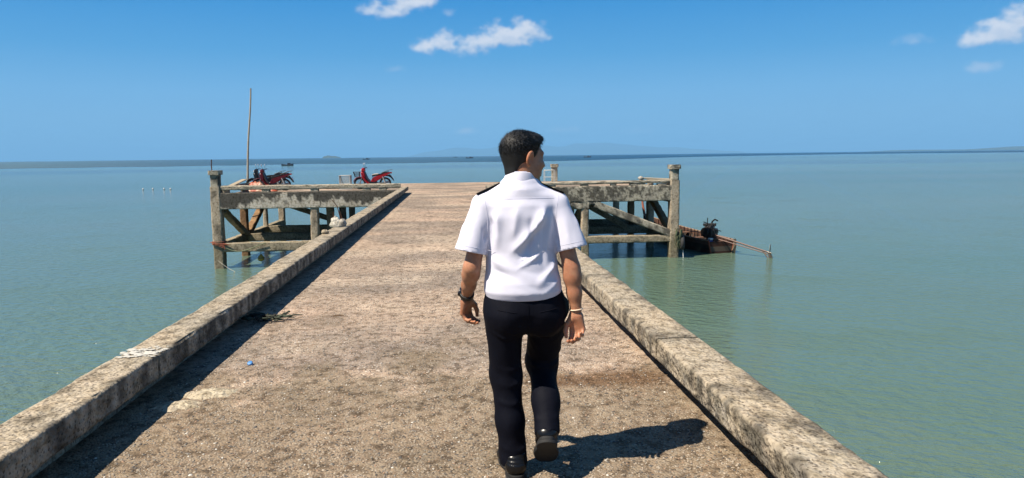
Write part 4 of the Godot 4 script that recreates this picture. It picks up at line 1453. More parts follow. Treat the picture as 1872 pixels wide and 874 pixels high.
# ------------------------------------------------------------------ the man
# fields are signed distances in the man's own frame: x right, y up, he walks towards -z
func smin(a: float, b: float, k: float) -> float:
	var h := maxf(k - absf(a - b), 0.0) / k
	return minf(a, b) - h * h * k * 0.25

func cap(p: Vector3, a: Vector3, b: Vector3, ra: float, rb: float) -> float:
	var ba := b - a
	var t := clampf((p - a).dot(ba) / ba.length_squared(), 0.0, 1.0)
	return (p - a - ba * t).length() - lerpf(ra, rb, t)

func egg(p: Vector3, c: Vector3, r: Vector3) -> float:
	var q := (p - c) / r
	var l := q.length()
	return l * (l - 1.0) / maxf((q / r).length(), 1e-6)

func chain(p: Vector3, list: Array, k: float) -> float:
	var d := 10.0
	for c in list:
		d = smin(d, cap(p, c[0], c[1], c[2], c[3]), k)
	return d

func skin_field(g: G, field: Callable, lo: Vector3, hi: Vector3, cell: float, tint: Callable) -> void:
	# surface nets: one vertex in each cell that the surface crosses
	var nx := int(ceil((hi.x - lo.x) / cell)) + 1
	var ny := int(ceil((hi.y - lo.y) / cell)) + 1
	var nzz := int(ceil((hi.z - lo.z) / cell)) + 1
	var sx := 1
	var sy := nx
	var sz := nx * ny
	var val := PackedFloat32Array()
	val.resize(nx * ny * nzz)
	val.fill(1.0)
	var B := 6
	for bz in range(0, nzz, B):
		for by in range(0, ny, B):
			for bx in range(0, nx, B):
				var c := lo + Vector3(bx + B * 0.5 - 0.5, by + B * 0.5 - 0.5, bz + B * 0.5 - 0.5) * cell
				var dc: float = field.call(c)
				if absf(dc) > cell * B * 1.25:
					if dc < 0.0:
						for z in range(bz, mini(bz + B, nzz)):
							for y in range(by, mini(by + B, ny)):
								for x in range(bx, mini(bx + B, nx)):
									val[x + y * sy + z * sz] = -1.0
					continue
				for z in range(bz, mini(bz + B, nzz)):
					for y in range(by, mini(by + B, ny)):
						for x in range(bx, mini(bx + B, nx)):
							val[x + y * sy + z * sz] = field.call(lo + Vector3(x, y, z) * cell)
	var at_cell := PackedInt32Array()
	at_cell.resize(nx * ny * nzz)
	at_cell.fill(-1)
	var corner := [0, sx, sy, sx + sy, sz, sx + sz, sy + sz, sx + sy + sz]
	var off := [Vector3(0, 0, 0), Vector3(1, 0, 0), Vector3(0, 1, 0), Vector3(1, 1, 0), Vector3(0, 0, 1), Vector3(1, 0, 1), Vector3(0, 1, 1), Vector3(1, 1, 1)]
	var edges := [[0, 1], [2, 3], [4, 5], [6, 7], [0, 2], [1, 3], [4, 6], [5, 7], [0, 4], [1, 5], [2, 6], [3, 7]]
	for z in nzz - 1:
		for y in ny - 1:
			var row := y * sy + z * sz
			for x in nx - 1:
				var k := row + x
				var inside := 0
				for c in 8:
					if val[k + corner[c]] < 0.0:
						inside += 1
				if inside == 0 or inside == 8:
					continue
				var sum := Vector3.ZERO
				var n := 0
				for e in edges:
					var va := val[k + corner[e[0]]]
					var vb := val[k + corner[e[1]]]
					if (va < 0.0) != (vb < 0.0):
						sum += off[e[0]].lerp(off[e[1]], va / (va - vb))
						n += 1
				var p := lo + (Vector3(x, y, z) + sum / n) * cell
				at_cell[k] = g.add(p, tint.call(p))
	for z in range(1, nzz - 1):
		for y in range(1, ny - 1):
			for x in range(1, nx - 1):
				var k := x + y * sy + z * sz
				var v0 := val[k] < 0.0
				if v0 != (val[k + sx] < 0.0):
					quad(g, at_cell[k], at_cell[k - sy], at_cell[k - sy - sz], at_cell[k - sz], v0)
				if v0 != (val[k + sy] < 0.0):
					quad(g, at_cell[k], at_cell[k - sz], at_cell[k - sz - sx], at_cell[k - sx], v0)
				if v0 != (val[k + sz] < 0.0):
					quad(g, at_cell[k], at_cell[k - sx], at_cell[k - sx - sy], at_cell[k - sy], v0)

func quad(g: G, a: int, b: int, c: int, d: int, flip: bool) -> void:
	if a < 0 or b < 0 or c < 0 or d < 0:
		return
	if flip:
		g.tri(a, d, b)
		g.tri(b, d, c)
	else:
		g.tri(a, b, d)
		g.tri(b, c, d)

const TORSO := [[0.84, 0.150, 0.110, -0.004, 0.004], [0.882, 0.168, 0.124, -0.004, 0.006], [0.90, 0.181, 0.138, -0.005, 0.010], [0.93, 0.189, 0.146, -0.006, 0.012], [0.97, 0.186, 0.142, -0.007, 0.010], [1.03, 0.174, 0.130, -0.009, 0.004], [1.12, 0.168, 0.122, -0.012, 0.0], [1.20, 0.174, 0.124, -0.013, 0.0], [1.28, 0.182, 0.122, -0.014, 0.002], [1.335, 0.178, 0.112, -0.014, 0.004], [1.375, 0.150, 0.096, -0.014, 0.006], [1.41, 0.104, 0.090, -0.014, 0.010], [1.445, 0.076, 0.076, -0.014, 0.010], [1.48, 0.062, 0.060, -0.014, 0.006]]

func torso_at(y: float) -> Array:
	for k in TORSO.size() - 1:
		if y < TORSO[k + 1][0] or k == TORSO.size() - 2:
			var t := clampf((y - TORSO[k][0]) / (TORSO[k + 1][0] - TORSO[k][0]), 0.0, 1.0)
			t = t * t * (3.0 - 2.0 * t) * 0.4 + t * 0.6
			var out := []
			for j in range(1, 5):
				out.append(lerpf(TORSO[k][j], TORSO[k + 1][j], t))
			return out
	return [0.1, 0.1, 0.0, 0.0]

func torso_field(p: Vector3) -> float:
	var q := torso_at(p.y)
	var hw: float = q[0]
	var hd: float = q[1]
	var e := Vector2((p.x - q[2]) / hw, (p.z - q[3]) / hd)
	var l := pow(pow(absf(e.x), 2.08) + pow(absf(e.y), 2.08), 1.0 / 2.08)
	return (l - 1.0) * minf(hw, hd) * 0.9

# left arm swings forward, right arm back; [shoulder, elbow, wrist, sleeve end]
const ARM_L := [Vector3(-0.186, 1.335, 0.008), Vector3(-0.250, 1.045, 0.035), Vector3(-0.276, 0.876, -0.12), Vector3(-0.257, 1.118, 0.03)]
const ARM_R := [Vector3(0.158, 1.335, 0.008), Vector3(0.224, 1.035, 0.055), Vector3(0.246, 0.828, 0.06), Vector3(0.228, 1.124, 0.045)]

func shirt_field(p: Vector3) -> float:
	var d := torso_field(p)
	d = maxf(d, 0.884 - p.y)
	for s in 2:
		var arm: Array = ARM_L if s == 0 else ARM_R
		var sgn := -1.0 if s == 0 else 1.0
		var sh: Vector3 = arm[0]
		var hem: Vector3 = arm[3]
		# shoulder
		d = smin(d, cap(p, Vector3(-0.014 + sgn * 0.055, 1.412, 0.008), Vector3(sh.x + sgn * 0.012, 1.345, 0.008), 0.040, 0.047), 0.05)
		# sleeve, open at its hem
		if (p.x - sh.x) * sgn > -0.09 and p.y < 1.45 and p.y > 1.0:
			var dir := (hem - sh).normalized()
			var sl := cap(p, sh, hem + dir * 0.05, 0.060, 0.080)
			var cut := (p - hem).dot(dir)
			# the hem runs up towards the outside of the arm
			cut += (p.x - hem.x) * sgn * -0.10
			sl = maxf(sl, cut)
			var hollow := maxf(cap(p, hem - dir * 0.06, hem + dir * 0.06, 0.052, 0.0715), -(p - hem).dot(dir) - 0.03)
			sl = maxf(sl, -hollow)
			d = smin(d, sl, 0.013)
	# neck opening
	d = maxf(d, -cap(p, Vector3(-0.014, 1.43, 0.004), Vector3(-0.014, 1.60, -0.01), 0.052, 0.06))
	return d

# folds pressed into cloth, each a bent line: [from, by, to, width, height]
const SHIRT_FOLDS := [
	[Vector3(0.10, 1.355, 0.10), Vector3(0.085, 1.25, 0.12), Vector3(-0.10, 1.095, 0.12), 0.026, 0.014],
	[Vector3(0.075, 1.28, 0.12), Vector3(0.045, 1.17, 0.13), Vector3(-0.05, 1.075, 0.13), 0.020, -0.011],
	[Vector3(0.03, 1.30, 0.12), Vector3(0.02, 1.19, 0.13), Vector3(0.015, 1.06, 0.13), 0.016, -0.008],
	[Vector3(0.135, 1.32, 0.09), Vector3(0.105, 1.20, 0.11), Vector3(0.115, 1.02, 0.11), 0.020, 0.010],
	[Vector3(0.10, 1.30, 0.11), Vector3(0.078, 1.18, 0.12), Vector3(0.085, 1.03, 0.12), 0.014, -0.008],
	[Vector3(-0.06, 1.035, 0.12), Vector3(0.01, 1.07, 0.13), Vector3(0.09, 1.13, 0.11), 0.010, 0.006],
	[Vector3(-0.17, 1.10, 0.06), Vector3(-0.08, 1.04, 0.12), Vector3(0.12, 0.955, 0.12), 0.020, 0.013],
	[Vector3(-0.16, 1.05, 0.08), Vector3(-0.06, 0.995, 0.13), Vector3(0.09, 0.93, 0.14), 0.015, -0.011],
	[Vector3(0.16, 1.09, 0.06), Vector3(0.11, 1.02, 0.11), Vector3(0.02, 0.94, 0.14), 0.018, 0.009],
	[Vector3(-0.17, 0.985, 0.07), Vector3(-0.09, 0.955, 0.13), Vector3(0.03, 0.915, 0.15), 0.013, 0.008],
	[Vector3(0.16, 0.99, 0.07), Vector3(0.12, 0.945, 0.12), Vector3(0.05, 0.915, 0.14), 0.013, 0.007],
	[Vector3(-0.13, 1.34, 0.09), Vector3(-0.12, 1.24, 0.12), Vector3(-0.15, 1.10, 0.09), 0.022, 0.008],
	[Vector3(-0.165, 1.30, 0.08), Vector3(-0.155, 1.22, 0.09), Vector3(-0.165, 1.13, 0.08), 0.011, -0.014],
	[Vector3(-0.215, 1.30, 0.05), Vector3(-0.195, 1.23, 0.07), Vector3(-0.185, 1.15, 0.08), 0.012, -0.012],
	[Vector3(-0.24, 1.29, 0.05), Vector3(-0.235, 1.21, 0.07), Vector3(-0.235, 1.11, 0.09), 0.016, 0.009],
	[Vector3(-0.28, 1.27, 0.02), Vector3(-0.285, 1.20, 0.04), Vector3(-0.30, 1.12, 0.06), 0.018, 0.006],
	[Vector3(0.14, 1.30, 0.08), Vector3(0.142, 1.22, 0.09), Vector3(0.15, 1.12, 0.08), 0.011, -0.014],
	[Vector3(0.18, 1.29, 0.06), Vector3(0.195, 1.22, 0.08), Vector3(0.215, 1.12, 0.11), 0.016, 0.010],
	[Vector3(0.205, 1.27, 0.06), Vector3(0.225, 1.20, 0.08), Vector3(0.245, 1.12, 0.10), 0.010, -0.008],
	[Vector3(0.225, 1.30, 0.04), Vector3(0.25, 1.21, 0.06), Vector3(0.27, 1.13, 0.09), 0.016, 0.008],
	[Vector3(-0.03, 1.35, 0.11), Vector3(-0.05, 1.27, 0.12), Vector3(-0.06, 1.17, 0.12), 0.024, 0.005]]

func folded(g: G, from: int, folds: Array, grain: float) -> void:
	# pushes vertices along their normals
	var n := PackedVector3Array()
	n.resize(g.v.size())
	for k in range(0, g.i.size(), 3):
		var a := g.v[g.i[k]]
		var f := (g.v[g.i[k + 2]] - a).cross(g.v[g.i[k + 1]] - a)
		n[g.i[k]] += f
		n[g.i[k + 1]] += f
		n[g.i[k + 2]] += f
	for k in range(from, g.v.size()):
		g.v[k] += n[k].normalized() * (fold_height(g.v[k], folds) + grain * fb(Vector3(g.v[k].x, g.v[k].y * 0.6, g.v[k].z), 9.0))

var fold_lines := {}
func fold_height(p: Vector3, folds: Array) -> float:
	if not fold_lines.has(folds.size()):
		var made := []
		for f in folds:
			var pts := PackedVector3Array()
			for j in 9:
				var t := j / 8.0
				pts.append(f[0].lerp(f[1], t).lerp(f[1].lerp(f[2], t), t))
			made.append([pts, (f[0] + f[2]) * 0.5, f[0].distance_to(f[2]) * 0.55 + f[3] * 2.5])
		fold_lines[folds.size()] = made
	var lines: Array = fold_lines[folds.size()]
	var h := 0.0
	for q in folds.size():
		if p.distance_squared_to(lines[q][1]) > lines[q][2] * lines[q][2]:
			continue
		var pts: PackedVector3Array = lines[q][0]
		var best := 1.0
		var along_it := 0.0
		for j in 8:
			var ba := pts[j + 1] - pts[j]
			var t := clampf((p - pts[j]).dot(ba) / ba.length_squared(), 0.0, 1.0)
			var d := (p - pts[j] - ba * t).length_squared()
			if d < best:
				best = d
				along_it = (j + t) / 8.0
		var w: float = folds[q][3]
		var taper := sm(0.0, 0.35, along_it) * sm(1.0, 0.65, along_it)
		# a soft swell with a sharp crest on it
		h += folds[q][4] * taper * (1.0 * exp(-best / (w * w * 0.9)) + 1.0 * exp(-2.4 * sqrt(best) / w))
	return h

func seam(field: Callable, folds: Array, starts: Array, towards: Array, rad: float) -> G:
	# a raised line of stitching laid on the cloth: each point is walked from START towards its axis until it meets the cloth
	var pts := []
	for k in starts.size():
		var p: Vector3 = starts[k]
		var dir: Vector3 = (towards[k] - p).normalized()
		for j in 24:
			p += dir * clampf(field.call(p) * 0.75, -0.02, 0.03)
		var n := -dir
		pts.append(p + n * (fold_height(p, folds) + rad * 0.2))
	var g := G.new()
	g.tube(pts, [rad], 5)
	return g

func trouser_field(p: Vector3) -> float:
	var d := egg(p, Vector3(0.004, 0.845, 0.006), Vector3(0.196, 0.135, 0.135))
	# waistband under the shirt
	var e := Vector2((p.x + 0.004) / 0.172, (p.z - 0.006) / 0.122)
	d = smin(d, maxf((e.length() - 1.0) * 0.115, absf(p.y - 0.89) - 0.045), 0.05)
	d = smin(d, (p - Vector3(-0.082, 0.795, 0.05)).length() - 0.092, 0.05)
	d = smin(d, (p - Vector3(0.094, 0.795, 0.045)).length() - 0.092, 0.05)
	# left leg, planted
	var l := chain(p, [[Vector3(-0.100, 0.80, 0.015), Vector3(-0.091, 0.49, -0.03), 0.096, 0.074], [Vector3(-0.091, 0.49, -0.03), Vector3(-0.076, 0.27, 0.005), 0.074, 0.066], [Vector3(-0.076, 0.27, 0.005), Vector3(-0.060, 0.05, 0.015), 0.066, 0.070]], 0.04)
	l = maxf(l, 0.055 - p.y - (p.z - 0.03) * 0.12)
	# right leg, bent and swinging
	var r := chain(p, [[Vector3(0.112, 0.80, 0.0), Vector3(0.106, 0.515, -0.16), 0.096, 0.078], [Vector3(0.106, 0.515, -0.16), Vector3(0.101, 0.37, 0.02), 0.072, 0.061], [Vector3(0.101, 0.37, 0.02), Vector3(0.092, 0.20, 0.16), 0.061, 0.061]], 0.05)
	var dir := Vector3(0, -0.70, 0.55).normalized()
	r = maxf(r, (p - Vector3(0.090, 0.246, 0.138)).dot(dir))
	d = smin(d, minf(l, r), 0.022)
	return d

const TROUSER_FOLDS := [
	[Vector3(-0.18, 0.79, 0.06), Vector3(-0.10, 0.755, 0.13), Vector3(-0.02, 0.72, 0.12), 0.012, 0.0055], [Vector3(-0.18, 0.75, 0.06), Vector3(-0.10, 0.71, 0.12), Vector3(-0.02, 0.675, 0.10), 0.012, 0.0055], [Vector3(-0.17, 0.885, 0.06), Vector3(-0.10, 0.86, 0.13), Vector3(-0.02, 0.85, 0.14), 0.007, -0.0033],
	[Vector3(-0.16, 0.58, 0.02), Vector3(-0.09, 0.50, 0.07), Vector3(0.0, 0.58, 0.02), 0.012, 0.0077], [Vector3(-0.16, 0.54, 0.02), Vector3(-0.09, 0.465, 0.07), Vector3(0.0, 0.545, 0.02), 0.010, -0.0055], [Vector3(-0.16, 0.50, 0.01), Vector3(-0.08, 0.42, 0.07), Vector3(0.0, 0.50, 0.02), 0.013, 0.0060], [Vector3(-0.15, 0.40, 0.02), Vector3(-0.08, 0.34, 0.08), Vector3(0.0, 0.39, 0.03), 0.014, 0.0044],
	[Vector3(-0.14, 0.17, 0.03), Vector3(-0.06, 0.115, 0.10), Vector3(0.02, 0.16, 0.03), 0.012, 0.0077], [Vector3(-0.14, 0.135, 0.03), Vector3(-0.06, 0.09, 0.10), Vector3(0.02, 0.125, 0.03), 0.010, -0.0060], [Vector3(-0.14, 0.10, 0.03), Vector3(-0.06, 0.06, 0.10), Vector3(0.02, 0.09, 0.03), 0.012, 0.0066],
	[Vector3(0.21, 0.62, -0.12), Vector3(0.13, 0.56, -0.01), Vector3(0.01, 0.61, -0.10), 0.013, 0.0110], [Vector3(0.21, 0.585, -0.14), Vector3(0.13, 0.525, -0.01), Vector3(0.01, 0.575, -0.12), 0.011, -0.0099], [Vector3(0.20, 0.55, -0.12), Vector3(0.12, 0.49, 0.0), Vector3(0.01, 0.54, -0.10), 0.013, 0.0088],
	[Vector3(0.20, 0.90, 0.0), Vector3(0.21, 0.85, 0.01), Vector3(0.20, 0.79, 0.02), 0.020, 0.0066], [Vector3(0.19, 0.78, 0.08), Vector3(0.21, 0.77, 0.0), Vector3(0.2, 0.76, -0.06), 0.012, -0.0077], [Vector3(0.20, 0.76, -0.02), Vector3(0.20, 0.71, -0.03), Vector3(0.19, 0.65, -0.05), 0.025, 0.0055], [Vector3(0.18, 0.44, 0.0), Vector3(0.10, 0.38, 0.10), Vector3(0.02, 0.43, 0.0), 0.014, 0.0050], [Vector3(0.17, 0.34, 0.08), Vector3(0.09, 0.28, 0.17), Vector3(0.01, 0.33, 0.08), 0.012, 0.0050]]

func finger(base: Vector3, lens: Array, rad: Array, curl: Array, spread: float) -> Array:
	var out := []
	var a := 0.0
	var p := base
	for k in 3:
		a += deg_to_rad(curl[k])
		var dir := Vector3(sin(spread), -cos(a), sin(a)).normalized()
		var q: Vector3 = p + dir * lens[k]
		out.append([p, q, rad[k], rad[k + 1]])
		p = q
	return out

# a relaxed hand: wrist at the origin, fingers towards -y, thumb on +x, palm looks to +z
var HAND := {}
func hand_field(p: Vector3) -> float:
	if not HAND:
		HAND["palm"] = [[Vector3(0.004, 0.03, 0), Vector3(0.006, -0.02, 0), 0.026, 0.026], [Vector3(0.016, -0.02, 0.002), Vector3(0.026, -0.088, 0.0), 0.019, 0.014], [Vector3(0.004, -0.02, 0), Vector3(0.008, -0.092, -0.002), 0.02, 0.014], [Vector3(-0.008, -0.02, 0), Vector3(-0.012, -0.088, 0.0), 0.02, 0.0135], [Vector3(-0.014, -0.018, 0.002), Vector3(-0.030, -0.078, 0.004), 0.018, 0.012]]
		HAND["fingers"] = [finger(Vector3(0.027, -0.086, 0), [0.044, 0.026, 0.021], [0.0108, 0.0098, 0.0090, 0.0076], [30, 48, 26], 0.04), finger(Vector3(0.008, -0.091, -0.002), [0.048, 0.030, 0.022], [0.0110, 0.0100, 0.0092, 0.0078], [36, 54, 30], 0.01), finger(Vector3(-0.012, -0.087, 0), [0.045, 0.028, 0.021], [0.0104, 0.0095, 0.0088, 0.0074], [42, 58, 30], -0.02), finger(Vector3(-0.030, -0.077, 0.004), [0.036, 0.022, 0.018], [0.0092, 0.0084, 0.0078, 0.0066], [46, 60, 30], -0.06)]
		HAND["thumb"] = [[Vector3(0.016, -0.018, 0.008), Vector3(0.043, -0.052, 0.022), 0.017, 0.0135], [Vector3(0.043, -0.052, 0.022), Vector3(0.050, -0.083, 0.032), 0.0125, 0.0108], [Vector3(0.050, -0.083, 0.032), Vector3(0.046, -0.109, 0.040), 0.0108, 0.0085]]
	var d := chain(p, HAND["palm"], 0.014)
	var th := chain(p, HAND["thumb"], 0.006)
	var f := 10.0
	for c in HAND["fingers"]:
		f = minf(f, chain(p, c, 0.004))
	return smin(smin(d, f, 0.007), th, 0.012)

func add_hand(g: G, where: Transform3D, mirror: bool, tint: Callable) -> void:
	var h := G.new()
	skin_field(h, hand_field, Vector3(-0.065, -0.20, -0.04), Vector3(0.08, 0.05, 0.10), 0.0034, tint)
	var s := Vector3(-1, 1, 1) if mirror else Vector3.ONE
	var base := g.v.size()
	for k in h.v.size():
		g.add(where * (h.v[k] * s), h.c[k])
	for k in range(0, h.i.size(), 3):
		if mirror:
			g.tri(base + h.i[k], base + h.i[k + 2], base + h.i[k + 1])
		else:
			g.tri(base + h.i[k], base + h.i[k + 1], base + h.i[k + 2])

# head frame: x to his right, y up, -z where his face looks; origin between the ears
func skull(p: Vector3) -> float:
	return egg(p, Vector3(0, 0.034, 0.012), Vector3(0.078, 0.090, 0.100))

func head_field(p: Vector3) -> float:
	var m := Vector3(absf(p.x), p.y, p.z)
	var d := skull(p)
	d = smin(d, egg(p, Vector3(0, -0.038, -0.030), Vector3(0.064, 0.096, 0.072)), 0.035)
	d = smin(d, egg(m, Vector3(0.046, -0.062, -0.012), Vector3(0.022, 0.042, 0.046)), 0.035)
	d = smin(d, egg(p, Vector3(0, -0.127, -0.086), Vector3(0.029, 0.022, 0.024)), 0.03)
	d = smin(d, cap(m, Vector3(0.0, 0.030, -0.096), Vector3(0.042, 0.026, -0.080), 0.012, 0.010), 0.022)
	d = smin(d, egg(m, Vector3(0.046, -0.026, -0.068), Vector3(0.022, 0.018, 0.020)), 0.025)
	# eye sockets
	d = -smin(-d, (m - Vector3(0.033, 0.002, -0.112)).length() - 0.019, 0.012)
	d = smin(d, (m - Vector3(0.032, 0.002, -0.083)).length() - 0.0135, 0.003)
	# nose
	d = smin(d, cap(p, Vector3(0, 0.012, -0.098), Vector3(0, -0.030, -0.116), 0.008, 0.0115), 0.012)
	d = smin(d, (m - Vector3(0.0125, -0.034, -0.104)).length() - 0.0095, 0.008)
	# lips
	d = smin(d, cap(m, Vector3(0, -0.064, -0.103), Vector3(0.020, -0.067, -0.094), 0.0070, 0.0035), 0.005)
	d = smin(d, cap(m, Vector3(0, -0.077, -0.101), Vector3(0.016, -0.075, -0.094), 0.0075, 0.004), 0.005)
	# neck
	d = smin(d, cap(p, Vector3(0, -0.05, 0.026), Vector3(0, -0.20, 0.032), 0.051, 0.056), 0.03)
	# ears
	for s in [-1.0, 1.0]:
		if p.x * s > 0.05:
			var q := p - Vector3(s * 0.084, -0.004, 0.012)
			q.x *= s
			q = Basis.from_euler(Vector3(0.22, -0.2, 0.10)) * q
			var e := egg(q, Vector3(0, 0.004, 0), Vector3(0.0095, 0.036, 0.0215))
			e = smin(e, egg(q, Vector3(-0.002, -0.024, -0.006), Vector3(0.008, 0.013, 0.010)), 0.008)
			# the hollow inside the rim
			e = -smin(-e, egg(q, Vector3(0.010, 0.002, -0.004), Vector3(0.0085, 0.0235, 0.0135)), 0.004)
			d = smin(d, e, 0.006)
	return d

func hair_line(p: Vector3) -> float:
	# how far above the hairline a point of the head lies
	var a := atan2(absf(p.x), -p.z)       # 0 at the face, PI at the nape
	var y := 0.0
	if a < 0.62:
		y = lerpf(0.082, 0.070, a / 0.62)
	elif a < 1.05:
		y = lerpf(0.070, 0.036, (a - 0.62) / 0.43)
	elif a < 1.30:
		y = lerpf(0.036, -0.018, (a - 1.05) / 0.25)
	elif a < 1.50:
		y = lerpf(-0.018, 0.022, (a - 1.30) / 0.2)
	elif a < 1.95:
		y = lerpf(0.022, -0.020, (a - 1.50) / 0.45)
	else:
		y = lerpf(-0.020, -0.078, sm(2.1, 2.75, a))
	return p.y - y

func hair_field(p: Vector3) -> float:
	var up := sm(-0.04, 0.09, p.y)
	var d := skull(p)
	d = smin(d, egg(p, Vector3(0, 0.086, -0.050), Vector3(0.050, 0.019, 0.036)), 0.03)
	d = smin(d, cap(p, Vector3(0, -0.02, 0.034), Vector3(0, -0.20, 0.032), 0.055, 0.052), 0.03)
	var thick := lerpf(0.0025, 0.0075, up) + 0.006 * sm(0.03, 0.10, p.y) * sm(0.04, -0.08, p.z)
	thick *= sm(-0.006, 0.018, hair_line(p) + 0.006 * fb(p, 60.0))
	return maxf(d - thick - 0.0022 * fb(Vector3(p.x, p.y * 0.35, p.z), 75.0) * up, -(hair_line(p) + 0.006))

func person() -> void:
	var who := thing("person", "person in white uniform shirt and navy trousers walking, head turned aside", "person", Vector3(0.33, 0.0, -3.33))
	# materials
	var skin := plain("skin", Color(1, 1, 1), 0.48)
	skin.metallic_specular = 0.42
	skin.subsurf_scatter_enabled = true
	skin.subsurf_scatter_strength = 0.12
	skin.heightmap_enabled = true
	skin.heightmap_texture = noise_tex(512, 0.06, FastNoiseLite.TYPE_SIMPLEX_SMOOTH, 4, [], 61)
	skin.heightmap_scale = 0.09
	skin.uv1_triplanar = true
	skin.uv1_scale = Vector3.ONE * 7.0
	var cotton := plain("white_cotton", Color(0.60, 0.595, 0.69), 0.85)
	cotton.metallic_specular = 0.25
	cotton.heightmap_enabled = true
	cotton.heightmap_texture = noise_tex(512, 0.05, FastNoiseLite.TYPE_SIMPLEX_SMOOTH, 3, [], 51)
	cotton.heightmap_scale = 0.06
	cotton.uv1_triplanar = true
	cotton.uv1_scale = Vector3.ONE * 9.0
	var navy := plain("navy_cloth", Color(0.0030, 0.0035, 0.0075), 0.72)
	navy.metallic_specular = 0.22
	var leather := plain("black_leather", Color(0.005, 0.005, 0.0055), 0.3)
	leather.metallic_specular = 0.42
	plain("sole_rubber", Color(0.009, 0.009, 0.009), 0.8)
	plain("hair", Color(1, 1, 1), 0.62)
	var tan_skin := func(p: Vector3) -> Color:
		var n := fb(p, 14.0)
		return Color(0.42, 0.205, 0.118).lerp(Color(0.33, 0.142, 0.078), clampf(0.5 + n + 0.5 * fb(p, 70.0), 0, 1))
	# body: arms, hands, neck and head; the trunk and legs run on under the clothes
	var g := G.new()
	var core := func(p: Vector3) -> float:
		var d := torso_field(p) + 0.03
		d = maxf(d, 0.84 - p.y)
		d = smin(d, egg(p, Vector3(0.004, 0.85, 0.0), Vector3(0.165, 0.11, 0.10)), 0.05)
		d = smin(d, chain(p, [[Vector3(-0.095, 0.80, 0.01), Vector3(-0.088, 0.49, -0.03), 0.075, 0.05], [Vector3(-0.088, 0.49, -0.03), Vector3(-0.06, 0.12, 0.01), 0.05, 0.038]], 0.04), 0.03)
		d = smin(d, chain(p, [[Vector3(0.10, 0.80, 0.0), Vector3(0.10, 0.515, -0.16), 0.075, 0.05], [Vector3(0.10, 0.515, -0.16), Vector3(0.09, 0.25, 0.13), 0.05, 0.036]], 0.04), 0.03)
		d = smin(d, cap(p, Vector3(-0.014, 1.36, 0.01), Vector3(-0.012, 1.46, 0.006), 0.06, 0.052), 0.03)
		return d
	skin_field(g, core, Vector3(-0.22, 0.06, -0.26), Vector3(0.22, 1.5, 0.2), 0.017, tan_skin)
	for s in 2:
		var arm: Array = ARM_L if s == 0 else ARM_R
		var sh: Vector3 = arm[0]
		var el: Vector3 = arm[1]
		var wr: Vector3 = arm[2]
		var f1 := el.lerp(wr, 0.22)
		var list := [[sh, sh.lerp(el, 0.5), 0.040, 0.041], [sh.lerp(el, 0.5), el, 0.042, 0.039], [el, f1, 0.037, 0.040], [f1, el.lerp(wr, 0.6), 0.040, 0.033], [el.lerp(wr, 0.6), wr, 0.033, 0.027]]
		var af := func(p: Vector3) -> float: return chain(p, list, 0.025)
		var lo := sh.min(wr).min(el) - Vector3(0.07, 0.05, 0.07)
		var hi := sh.max(wr).max(el) + Vector3(0.07, 0.07, 0.07)
		skin_field(g, af, lo, hi, 0.007, tan_skin)
		var down := (wr - el).normalized()
		down = down.lerp(Vector3(0, -1, 0), 0.45).normalized()
		var turn := Basis(Vector3.UP, 0.8 if s == 0 else -0.45)
		var yy := -down
		var zz := (turn * Vector3(0, 0, 1))
		zz = (zz - yy * zz.dot(yy)).normalized()
		add_hand(g, Transform3D(Basis(yy.cross(zz), yy, zz), wr + down * 0.012), s == 1, tan_skin)
	# head, turned to the right
	var head_at := Transform3D(Basis.from_euler(Vector3(-0.04, deg_to_rad(-64.0), 0.02)), Vector3(0.001, 1.556, -0.012))
	var face_tint := func(p: Vector3) -> Color:
		var c: Color = tan_skin.call(p)
		var m := Vector3(absf(p.x), p.y, p.z)
		if (m - Vector3(0.032, 0.002, -0.083)).length() < 0.0150 and m.z < -0.09:
			c = Color(0.5, 0.47, 0.42) if (m - Vector3(0.032, 0.002, -0.097)).length() > 0.006 else Color(0.02, 0.012, 0.008)
		if absf(m.x - 0.032) < 0.02 and absf(p.y - 0.024 + 6.0 * pow(m.x - 0.03, 2.0)) < 0.005 and p.z < -0.07:
			c = Color(0.03, 0.022, 0.018)
		if p.z < -0.092 and absf(p.y + 0.07) < 0.011 and m.x < 0.022:
			c = Color(0.27, 0.085, 0.065)
		if m.x > 0.078 and absf(p.y) < 0.05:
			c = c.lerp(Color(0.42, 0.16, 0.085), 0.5)
		return c
	var h := G.new()
	skin_field(h, head_field, Vector3(-0.115, -0.175, -0.14), Vector3(0.115, 0.14, 0.13), 0.0042, face_tint)
	var base := g.v.size()
	for k in h.v.size():
		g.add(head_at * h.v[k], h.c[k])
	for k in h.i.size():
		g.i.append(base + h.i[k])
	piece("body", g, skin, who)
	# hair: a cropped cap and the strands on it
	h = G.new()
	skin_field(h, hair_field, Vector3(-0.11, -0.12, -0.13), Vector3(0.11, 0.16, 0.14), 0.0042, func(_p): return Color(0.006, 0.006, 0.007))
	for k in h.v.size():
		h.v[k] = head_at * h.v[k]
	var hair := piece("hair", h, M.hair, who)
	var st := G.new()
	var r3 := RandomNumberGenerator.new()
	r3.seed = 77
	for k in 9000:
		var dir := Vector3(r3.randfn(), r3.randfn() * 0.9 + 0.25, r3.randfn()).normalized()
		var p := Vector3(0, 0.02, 0.012)
		# walk out to the skin of the hair
		for j in 10:
			p += dir * clampf(-hair_field(p), -0.03, 0.03) * 0.9 if j > 0 else dir * 0.08
		if hair_line(p) < 0.002:
			continue
		var out := (p - Vector3(0, 0.03, 0.012)).normalized()
		# crown sweeps forward, sides fall
		var flow := Vector3(0, -1, -0.15).lerp(Vector3(r3.randf_range(-0.3, 0.3), 0.0, -1.0), sm(0.045, 0.115, p.y + r3.randf_range(-0.03, 0.03)))
		flow = (flow - out * flow.dot(out)).normalized()
